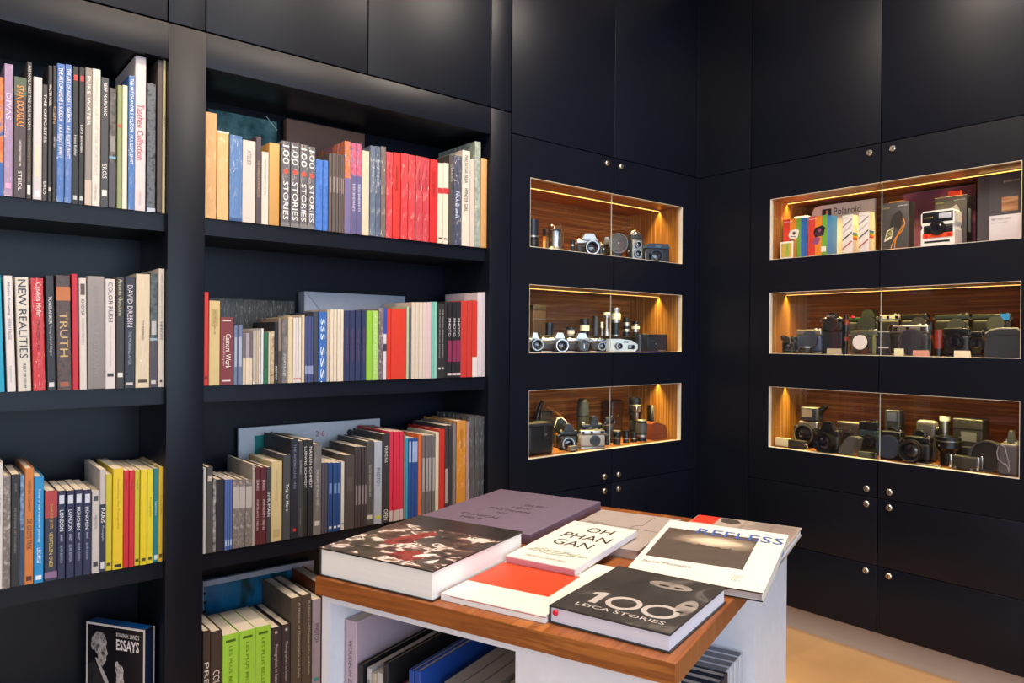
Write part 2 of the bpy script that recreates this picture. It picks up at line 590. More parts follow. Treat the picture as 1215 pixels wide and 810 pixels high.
# ------------------------------------------------------------------ books on the shelves
def book(X0, X1, z, h, style, cols, label, marks, group, depth, lean=0.0, Y=YS, cat='book', pagec='#e6d9c6', name='book'):
    w = X1 - X0 - .0005
    cols = [dk(c) for c in cols]; pagec = dk(pagec, .88)
    Y += random.uniform(0, .005)
    t = thing(name, label, cat, ((X0 + X1) / 2, Y, z), 0, group)
    if lean: t.rotation_euler = (0, lean, 0)
    c0 = cols[0]
    if 'v' in style:
        mt = photo(cols[0], cols[1], cols[2] if len(cols) > 2 else None, 55, wrap='p' in style)
    elif 'k' in style: mt = checks(cols[0], cols[1], 90)
    elif 'p' in style: mt = wrapped(c0)
    else: mt = paper(c0, .5)
    soft = 's' in style
    th = min(.0009 if soft else .0026, w * .22)
    ov = .0 if soft else .003
    r = min(.0015, w * .2)
    a, b = -w / 2, w / 2
    if 'x' in style:                                   # solid box or slipcase
        cv = MB().box(a, 0, 0, b, depth, h, .0012)
        obj('cover', cv, mt, t)
    else:
        poly = [(a, depth), (a, r), (a + r, 0), (b - r, 0), (b, r), (b, depth), (b - th, depth), (b - th, th + .0015), (a + th, th + .0015), (a + th, depth)]
        obj('cover', MB().prism(poly, 0, h, 'xy'), mt, t)
        obj('pages', MB().box(a + th, th + .0015, ov, b - th, depth - ov - .001, h - ov if not soft else h - .0004), pages(pagec), t)
    for k in (marks.split(';') if marks else []):
        kind, rest = k.split(':', 1)
        q = rest.split('|')
        if kind == 'b':
            f0, f1, col = float(q[0]), float(q[1]), dk('#' + q[2])
            obj('spine_band', MB().box(a + .0002, -.0004, h * (1 - f1), b - .0002, .0004, h * (1 - f0)), paper(col, .5), t)
        elif kind == 'l':
            f0, f1, col = float(q[0]), float(q[1]), dk('#' + q[2])
            obj('spine_label', MB().box(a * .62, -.0005, h * (1 - f1), b * .62, .0004, h * (1 - f0)), paper(col, .5), t)
        elif kind == 'd':
            f0, f1, col = float(q[0]), float(q[1]), dk('#' + q[2])
            obj('spine_dot', MB().cyl((0, .0004, h * (1 - (f0 + f1) / 2)), min(h * (f1 - f0) / 2, w * .4), .0011, 'y', 16), paper(col, .4), t)
        else:
            s, f0, f1, col = q[0], float(q[1]), float(q[2]), dk('#' + q[3], .85)
            hf = float(q[4]) if len(q) > 4 else .58
            off = float(q[5]) if len(q) > 5 else 0
            L = h * (f1 - f0)
            _, _, tw, th_ = text_mesh(s)
            hh = min(w * hf, L * th_ / tw * 1.5)
            mb = MB()
            text_into(mb, s, (off * w - hh / 2, -.0007, h * (1 - f0)), (0, 0, -1), (1, 0, 0), L, hh)
            obj('spine_title', mb, paper(col, .5, 'ink'), t)
    return t

def row(data, z, place, group, lean=None, dmin=.19, dmax=.225, name='book'):
    lim = -2.4955 if 'left' in place else -1.3305
    yb = {1.655: None}
    prev = -99
    zz = z + .0004
    for d in data:
        x0, x1, yt, style, cols, label, marks = d[:7]
        dep = d[7] if len(d) > 7 else random.uniform(dmin, dmax)
        bot = at((x0 + x1) / 2, 405, 1, YS)
        ub = lambda x: W / 2 + FPX * (Vector((at(x, 405, 1, YS).x, YS, z)) - CAM).dot(Rv) / (Vector((at(x, 405, 1, YS).x, YS, z)) - CAM).dot(Fv)
        # height of the shelf line in the photograph below this spine
        pbot = Vector((bot.x, YS, z)) - CAM
        ybot = H / 2 - FPX * pbot.dot(Uv) / pbot.dot(Fv)
        ym = (yt + ybot) / 2
        X0, X1 = at(x0, ym, 1, YS).x, at(x1, ym, 1, YS).x
        X0 = max(X0, prev + .0002); X1 = min(max(X1, X0 + .003), lim)
        h = at((x0 + x1) / 2, yt, 1, YS).z - z
        ln = 0
        if lean: ln = lean((x0 + x1) / 2)
        if ln:
            sh = h / 2 * math.tan(-ln)               # mid-height is where the photo was measured
            X0 += sh; X1 = min(X1 + sh, lim - .001 - h * math.sin(abs(ln)) * 0); X0 = max(X0, prev + .0002)
            zoff = max(0, math.sin(-ln) * (X1 - X0) / 2)
        else: zoff = 0
        prev = X1
        book(X0, X1, zz + zoff, h, style, cols.split(','), '%s, %s' % (label, place), marks, group, dep, ln, name=name)

K, WH = '#1d1c1f', '#e9e0d8'
A1 = [
 (-7, 4.3, 91, 'v', '#c8552c,#e08a3a,#2c5da8', 'fiery orange and blue picture spine at the photo edge', 'b:.72|1|2f62ae'),
 (4.7, 15.5, 76, 'p', '#a48ab0', 'lilac film-wrapped spine', 't:DIVAS|.22|.42|d9c8de;l:.9|.94|e3a6d2'),
 (16.5, 31.4, 91.5, 'h', '#4b3e42', 'thick brown spine with slanted orange capitals', 'b:.0|.16|4f5f4c;t:STAN DOUGLAS|.07|.41|f0962e|.62;t:CARSTEN PHOTOGRAPHY 1996|.52|.74|efe6e0|.4;t:STEIDL|.78|.94|efe6e0|.3'),
 (31.6, 37.8, 73.3, 's', '#3a3838', 'slim charcoal spine lettered in pale capitals beside thick brown book', 't:HIS HOLINESS THE DALAI LAMA|.03|.5|c7c2bc|.6;t:PHOTOGRAPHS BY DON FARBER|.54|.88|a08468|.4;l:.9|.97|e8e4e0', .22),
 (39.3, 50, 91.5, 'h', '#cfccd0', 'pale grey spine with a skin-coloured rounded shape', 'l:.55|.82|e8d3c2;l:.93|.98|f4f2f0'),
 (50.4, 56.4, 100.5, 's', '#3f3d3e', 'low dark grey spine with small white capitals, left of black ones', 't:THE OPPOSITES|.08|.5|e6e0da;t:EROS|.84|.95|e6e0da'),
 (57, 62.3, 77.7, 's', '#242226', 'first black spine left of the blue pair', 't:WALTER VOGEL|.14|.3|e8e2dc;l:.9|.93|c9c4be'),
 (62.5, 66.8, 78, 's', '#262428', 'black spine with brown script left of the blue pair', 't:Caffe|.3|.43|b98a5c|.8;t:Walter Vogel|.52|.6|d6d0ca'),
 (67.4, 76.8, 75.4, 'p', '#3f6fb8', 'left one of two blue spines with bold slanted capitals', 't:THE ART OF ANDRE S. SOLIDOR|.03|.42|f2f0ee|.5;t:A.K.A. ELLIOTT ERWITT|.44|.68|f2f0ee|.5'),
 (77.2, 85.6, 76.4, 'p', '#4d74b9', 'right one of two blue spines with bold slanted capitals', 't:THE ART OF ANDRE S. SOLIDOR|.03|.42|f2f0ee|.5;t:A.K.A. ELLIOTT ERWITT|.44|.68|f2f0ee|.5'),
 (86.2, 93.6, 78.5, 's', '#15171c', 'black spine with red square, left of its twin', 'l:.06|.1|d33a3a;t:Heinz Kohler|.5|.65|d8dcd8|.45;l:.94|.97|bfc4c6'),
 (93.9, 100.7, 79.8, 's', '#17181c', 'black spine with red square, right of its twin', 'l:.06|.1|d33a3a;t:Lord Snowden|.42|.62|e0dcd6|.45;l:.94|.97|bfc4c6'),
 (101, 109.2, 80.6, 's', '#8d8580', 'mid grey spine with white print and pale foot', 't:PURE WATER|.06|.42|e9e4de|.5;b:.82|1|c9b8a8'),
 (109.4, 119.3, 81.9, 'h', '#e3d8d0', 'cream white spine with faint grey capitals', 't:GRIMALDI ART OF THE PORTRAIT|.06|.78|b9aea6|.4;t:teNeues|.84|.96|a89c94|.3'),
 (119.5, 129, 92.2, 'h', '#3c3f46', 'slate spine with white capitals at both ends', 't:JEFF MARIANO|.04|.3|e6e4e2|.55;t:EROS|.67|.78|e6e4e2|.55;l:.87|.92|e6e4e2'),
 (129.5, 138.2, 104.4, 'v', '#2c2b2d,#6d6863', 'short mottled dark spine with grey sticker', 'l:.4|.53|8d8a86;b:.57|.59|7aa7bd;b:.62|1|4c4650'),
 (139.3, 145, 101, 'h', '#8d9a63', 'olive green spine with a red dot', 'd:.3|.36|d0493a', .22),
 (145.2, 151.3, 101.3, 's', '#e5dcc8', 'ivory spine beside the olive green one', ''),
 (152.3, 160, 90, 'p', '#3b72b9', 'single blue spine with white capitals near pink book', 't:THE ART OF ANDRE S. SOLIDOR|.02|.42|f2f0ee|.5;t:A.K.A. ELLIOTT ERWITT|.44|.66|f2f0ee|.5'),
 (160.4, 173.4, 66.8, 'h', '#d8cdd0', 'tallest pale pink spine with red lettering', 't:Taschen Collection|.31|.67|b8354a|.62;t:TASCHEN|.87|.96|c4b2b6|.25', .25),
 (174.6, 185, 99, 'v', '#27262a,#5f6672,#15161a', 'dark marbled spine in wrinkled film', 'b:.97|1|b7c3d8', .2),
 (186.6, 193, 71, 'h', '#4a403c', 'tall thin dark brown spine', '', .24),
 (193.2, 198.3, 71.5, 's', '#cdbf92', 'thin tan spine touching the dark upright', 't:ESSAY|.36|.44|6d6044', .22),
]
A2 = [
 (-9, 3.4, 326, 's', '#17a3c9', 'bright cyan spine at the photo edge', ''),
 (3.8, 17, 327, 'h', '#e6dedd', 'white spine with small grey title', 't:Martin Roswing|.06|.34|4c4a50|.4;t:HERITAGE|.37|.55|8c8890|.4;t:Lannoo|.78|.92|a09ca0|.25'),
 (18, 35.6, 329, 'h', '#dfd6cb', 'cream spine with huge black title NEW REALITIES', 't:NEW REALITIES|.02|.71|26242a|.62;t:RIJKS MUSEUM|.76|.97|3a383c|.3'),
 (36, 53, 330, 'p', '#c9282f', 'scarlet spine in torn shiny film', 't:Candida Hofer|.04|.34|f0e6e2|.4|.1;t:PROJECTS|.37|.64|5c1018|.3'),
 (53.4, 65.2, 327, 'h', '#25272f', 'black spine with bold white and thin title', 't:TONIS ANKER|.18|.42|e8e6e6|.4;t:Photographer of Glasgow|.43|.7|b9b9bd|.4;l:.93|.97|d8d8da'),
 (65.6, 84.2, 326.8, 'v', '#3c3032,#5a4238,#2c2a30', 'brown spine with gold capitals TRUTH over orange rock', 'b:.1|.22|c0703a;t:TRUTH|.32|.71|c9a66a|.55;l:.93|.97|a55a34'),
 (84.6, 93, 325, 'h', '#c4182f', 'narrow crimson spine without visible print', ''),
 (93.8, 103, 330, 's', '#ddd3cc', 'thin white spine with dark top label', 'l:.05|.15|5a5048;t:KHOMA|.19|.33|2c2a2c|.5;t:NORDIC PAPERS|.36|.6|9c948e|.35'),
 (103.2, 124.4, 327.8, 'x', '#918b8a', 'wide plain grey box with embossed lettering', 't:ANOUK KRUITHOF|.08|.46|958f8e|.4;t:PHOTOGRAPHY|.5|.9|948e8c|.4'),
 (125.2, 137.4, 331, 'h', '#dcd3d0', 'white spine with thin capitals COLOR RUSH', 't:COLOR RUSH|.03|.39|4c474a|.45;t:american color photography|.43|.8|aaa2a2|.2;l:.86|.89|2a2a2c'),
 (138, 147.8, 328.5, 'h', '#343230', 'dark spine with yellowish italic name', 't:Antonio Guccione|.02|.35|c4bf9c|.5;l:.86|.9|e4e2de'),
 (148, 160.7, 329, 'h', '#2b2e3c', 'navy spine with tall thin capitals', 't:DAVID DREBIN|.07|.45|cfc6ce|.5;t:THE MORNING AFTER|.49|.79|9aa0b4|.32;l:.95|.975|c8c4c4'),
 (161.2, 178, 325, 'p', '#d9c9ac', 'cream spine in clear film', 't:TOM FREDERIKSEN|.41|.58|5a4a34|.25;l:.93|.955|4a3a2a'),
 (178.4, 187.6, 324, 'v', '#2c2e30,#5f6a66', 'dark speckled spine with pale sticker', 'l:.42|.54|bdb9b8;b:.57|.59|9ab0c0;b:.6|1|4a4450;l:.94|.97|cfcac6'),
 (188.2, 198.4, 318.8, 's', '#ded2c2', 'tallest cream spine touching the upright', 't:OPEN AMERICAN SCAPES|.04|.42|a39a8c|.3;t:HEROES|.45|.6|4a443c|.4;d:.94|.96|2a2a2a'),
]
A3 = [
 (-7, 3.3, 549, 'h', '#dad6d3', 'white spine at the photo edge', 't:MARTINETTI|.2|.5|6a6664|.4', .22),
 (3.6, 12.8, 564.6, 'v', '#9a8f88,#6c625e,#bdb4ac', 'pale grey grid-patterned spine', '', .2),
 (13.2, 23.4, 563, 's', '#1e1d20', 'black spine between the grid and blue spines', 't:JAN BLOM|.08|.15|8c8a88|.3;t:DE REIS NAAR HET NOORDEN|.3|.7|8c8a88|.22', .19),
 (23.6, 29, 564, 'v', '#8fb0d6,#3a5580', 'narrow pale blue photo spine', 'b:.5|1|2f4468', .2),
 (29.4, 40.4, 556, 'h', '#d07c34', 'orange spine with black title DE GROTE TREK', 't:WERNER SCHMIDT|.1|.37|6a3416|.3;t:DE GROTE TREK|.44|.7|4a1c10|.55;l:.93|.97|5a2a14', .22),
 (40.6, 52, 565.6, 'h', '#1c8fd0', 'bright sky blue spine with white print', 't:Faces of the North: A Journey|.12|.62|dfeefa|.3;t:LEIDFEST|.67|.82|dfeefa|.4;l:.93|.97|eaf4fb', .21),
 (53, 68.2, 582.5, 'h', '#2d2f45', 'spine with red top above multicoloured picture', 'b:0|.16|b23a3e;b:.16|.3|a83e40;t:DAAR KUN JE IETS|.15|.42|d6a24a|.3;t:VERTELLEN OVER|.46|.85|d8c070|.3;b:.9|.97|8a6a90', .2),
 (68.4, 78.1, 582.5, 's', '#20264a', 'first of four navy city books, marked LONDON', 't:LONDON|.22|.46|e6e8f0|.5;t:BRANDT|.5|.58|c0c6dc|.3;t:SILVER EDITION|.62|.82|aab2d0|.3;l:.05|.15|d4dae8', .18),
 (78.5, 88.5, 582, 's', '#20264a', 'second of four navy city books, marked LONDON', 't:LONDON|.22|.46|e6e8f0|.5;t:BRANDT|.5|.58|c0c6dc|.3;t:SILVER EDITION|.62|.82|aab2d0|.3;l:.05|.15|d4dae8', .18),
 (88.8, 98.5, 581, 's', '#20264a', 'third of four navy city books, marked MUNICH in German', 't:MÜNCHEN|.2|.46|e6e8f0|.5;t:BRANDT|.5|.58|c0c6dc|.3;t:SILVER EDITION|.62|.82|aab2d0|.3;l:.05|.15|d4dae8', .18),
 (98.9, 108.5, 581, 's', '#20264a', 'last of four navy city books, beside pale one', 't:MÜNCHEN|.2|.46|e6e8f0|.5;t:BRANDT|.5|.58|c0c6dc|.3;t:SILVER EDITION|.62|.82|aab2d0|.3;l:.05|.15|d4dae8', .18),
 (109, 118, 582.5, 's', '#c9c3c0', 'pale grey spine right of the navy city books', 'l:.06|.12|4c4a4c;t:PARIS PHOTO|.3|.46|6a6668|.4;l:.86|.92|38363a', .18),
 (118.3, 125.4, 557, 's', '#c4bcb8', 'spine pale above and navy below, marked PARIS', 'b:.34|1|272c44;t:PARIS|.38|.52|e8e6ea|.55;t:Photography|.55|.7|b0b4c4|.4;l:.9|.97|d8d8e0', .22),
 (125.6, 133.4, 563, 's', '#cdbf2a', 'olive yellow spine at the left of the yellow set', 'l:.92|.95|4a4618', .22),
 (133.8, 146.2, 556, 's', '#e8c81e', 'widest yellow spine with black foot mark', 't:Sammlung der Fotografie|.1|.6|a88e14|.25;l:.95|.98|2a2818', .22),
 (146.5, 153, 558, 's', '#cc2430', 'left one of two red spines in the yellow set', 't:Magnum|.1|.2|8a1018|.4', .22),
 (153.2, 159.7, 558, 's', '#cc2430', 'right one of two red spines in the yellow set', 't:Magnum|.1|.2|8a1018|.4', .22),
 (160, 166.3, 558, 's', '#c9c22a', 'lime yellow spine right of the red pair', 't:Fotografie|.1|.2|7a7414|.4;l:.93|.96|4a4618', .22),
 (166.6, 174.6, 557, 's', '#e8d01c', 'plain yellow spine, second right of the red pair', 'l:.93|.96|4a4618', .22),
 (175, 182, 557, 's', '#e6d420', 'yellow spine directly left of the teal one', 't:Fotografie|.3|.5|9a8a14|.4;l:.93|.96|4a4618', .22),
 (182.4, 188.4, 556, 's', '#1e7f86', 'teal spine among the yellow ones', 't:Lannoo|.35|.5|bfe0e0|.4;l:.92|.97|dfe8e6', .22),
 (188.7, 196.4, 554, 's', '#e8bc1c', 'golden yellow spine touching the upright', 't:Fotografie|.3|.5|9a7a14|.4;l:.92|.96|4a3a18', .22),
]
def leanA2(x):
    return -math.radians(max(0, 2.0 - x * .0125))
row(A1, SH[0], 'left bay, top row', 'books in the left bay, top row', None, .19, .24)
row(A2, SH[1], 'left bay, middle row', 'books in the left bay, middle row', leanA2)
row(A3, SH[2], 'left bay, third row', 'books in the left bay, third row')

B1 = [
 (243.6, 257.6, 133.3, 'p', '#d3a468', 'tall tan spine in crinkled film, leftmost', '', .2),
 (258.2, 272, 155.5, 'p', '#dcb074', 'lower tan spine in film, second from left', 'b:.0|.02|e8e2da', .2),
 (272.6, 287.6, 160.7, 'p', '#4c78b4', 'blue spine in crinkled film', 'b:.96|1|30508a', .2),
 (287.9, 303.6, 166.7, 'h', '#d2cac4', 'white spine with two columns of black squares', 't:ATELIER|.12|.3|8a8480|.4', .2),
 (303.8, 310.4, 162, 's', '#4a3c46', 'slim dark plum spine', 't:HISTOIRE DE BRUXELLES|.28|.7|b89a74|.4', .2),
 (311, 319.4, 180, 's', '#ddd4c8', 'short white spine with fine grey print', 't:PHOTOGRAPHERS OF OUR TIME|.1|.6|9a928a|.3', .19),
 (320, 332.2, 169.5, 'x', '#cf9d55', 'plain caramel box left of the grey set', '', .2),
 (334, 344.4, 167.3, 'p', '#5a585e', 'first of four grey spines marked 100 STORIES', 'S', .2),
 (345, 355.4, 169, 'p', '#5a585e', 'second of four grey spines marked 100 STORIES', 'S', .2),
 (355.8, 365.4, 171.5, 'p', '#5a585e', 'third of four grey spines marked 100 STORIES', 'S', .2),
 (365.8, 374.3, 174, 'p', '#5a585e', 'last of four grey spines marked 100 STORIES', 'S', .2),
 (374.6, 383.3, 189.3, 'v', '#2f66c4,#4a82da', 'left one of two short bright blue spines', '', .18),
 (383.6, 389.8, 190, 'v', '#2f66c4,#4a82da', 'right one of two short bright blue spines', '', .18),
 (390.1, 394, 182, 's', '#5c5250', 'first of six thin brown-grey spines', 'l:.3|.5|8d8380', .18),
 (394.2, 398.8, 182, 's', '#5c5250', 'second of six thin brown-grey spines', 'l:.3|.5|8d8380', .18),
 (399, 402, 182.5, 's', '#5c5250', 'third of six thin brown-grey spines', 'l:.3|.5|8d8380', .18),
 (402.2, 404.6, 183, 's', '#5c5250', 'fourth of six thin brown-grey spines', 'l:.3|.5|8d8380', .18),
 (404.7, 406.8, 184, 's', '#5c5250', 'fifth of six thin brown-grey spines', 'l:.3|.5|8d8380', .18),
 (406.9, 409, 184, 's', '#5c5250', 'last of six thin brown-grey spines', 'l:.3|.5|8d8380', .18),
 (409.3, 416.7, 167.3, 'vp', '#b8552e,#d97b34,#8a5a94', 'spine fading from orange to violet', 'b:.4|1|6f6a9c', .2),
 (417.1, 423.4, 169.4, 'vp', '#b23a5c,#d0607c,#4a5a9c', 'left one of two film-wrapped red and violet spines', 'b:.36|1|5a5a8c;t:DESCENDANTS|.45|.75|d8d6e4|.4', .2),
 (423.6, 429.7, 170.4, 'vp', '#b23a5c,#d0607c,#4a5a9c', 'right one of two film-wrapped red and violet spines', 'b:.36|1|5a5a8c;t:DESCENDANTS|.45|.75|d8d6e4|.4', .2),
 (430, 438.8, 178.8, 's', '#d9cab2', 'cream spine between violet and slate ones', '', .19),
 (439.2, 445.6, 173, 'p', '#5c6c86', 'left one of two slate blue spines in film', 't:Encyclopedia|.15|.45|c8d2e0|.5', .2),
 (445.8, 452.4, 173.4, 'p', '#4c5c78', 'right one of two slate blue spines in film', 't:Encyclopedia|.15|.45|d8e0ea|.5', .2),
 (452.6, 458.6, 173.6, 'p', '#6c6260', 'grey-brown spine left of the red set', '', .2),
 (458.9, 466.6, 180.3, 'p', '#cc3440', 'first red spine of the set, in film', 't:PHOTOGRAPHY|.15|.3|7a1a24|.4', .19),
 (466.9, 475.9, 181, 'h', '#d62c26', 'matt orange-red spine, second of the red set', 't:INTERNATIONAL|.16|.45|7a140c|.35', .19),
 (476.2, 484.5, 182, 'p', '#d02c34', 'third red spine of the set, in film', '', .19),
 (484.8, 493.1, 184, 'p', '#d02c34', 'fourth red spine of the set, in film', '', .19),
 (493.6, 501.7, 185.5, 'p', '#c43442', 'fifth red spine of the set, in film', 't:PHOTOGRAPHY|.15|.4|8a1a28|.4', .19),
 (502, 510, 187, 'p', '#c43442', 'sixth red spine of the set, in film', 't:PHOTOGRAPHY|.15|.4|8a1a28|.4', .19),
 (510.3, 519.2, 189.3, 'h', '#cf2024', 'last red spine of the set, unwrapped', 't:PHOTOGRAPHY|.15|.45|8a1014|.4', .19),
 (519.6, 525.8, 193.5, 's', '#e3dac8', 'left one of two white spines with red stripe', 'b:.31|.38|c4242c;l:.93|.95|4a4440', .18),
 (526.1, 532.6, 193.5, 's', '#e3dac8', 'right one of two white spines with red stripe', 'b:.31|.38|c4242c;l:.93|.95|4a4440', .18),
 (533.3, 538.4, 184, 'h', '#4a4444', 'dark taupe spine left of the navy one', 't:DIARIES|.1|.3|a8a09a|.5', .22),
 (538.6, 547.9, 185, 'p', '#2c3656', 'navy spine in shiny film', 't:Nick Brandt|.4|.7|c8d4ea|.5', .2),
 (548.4, 557.7, 178.8, 'h', '#e2d5c9', 'tall cream spine with black capitals', 't:MALGOSIA BELA|.05|.34|2a2624|.45;t:WINTER GIRL|.39|.64|2a2624|.45', .24),
 (557.9, 563.2, 189, 's', '#d2c4bc', 'pale pinkish spine right of the cream one', '', .2),
 (563.5, 570.4, 168, 'vp', '#7d8f86,#a9b5aa', 'tallest greenish film-wrapped spine', '', .25),
 (570.8, 579.3, 188, 'x', '#d0a066', 'plain tan box at the right end', '', .2),
]
STOR = 't:100|.05|.27|e8e6e6|.72;d:.325|.385|d4503e;t:STORIES|.47|.92|e8e6e6|.6;b:.955|1|7a787c'
B1 = [tuple(list(d[:6]) + [STOR if d[6] == 'S' else d[6]] + list(d[7:])) for d in B1]
row(B1, SH[0], 'wide bay, top row', 'books in the wide bay, top row')

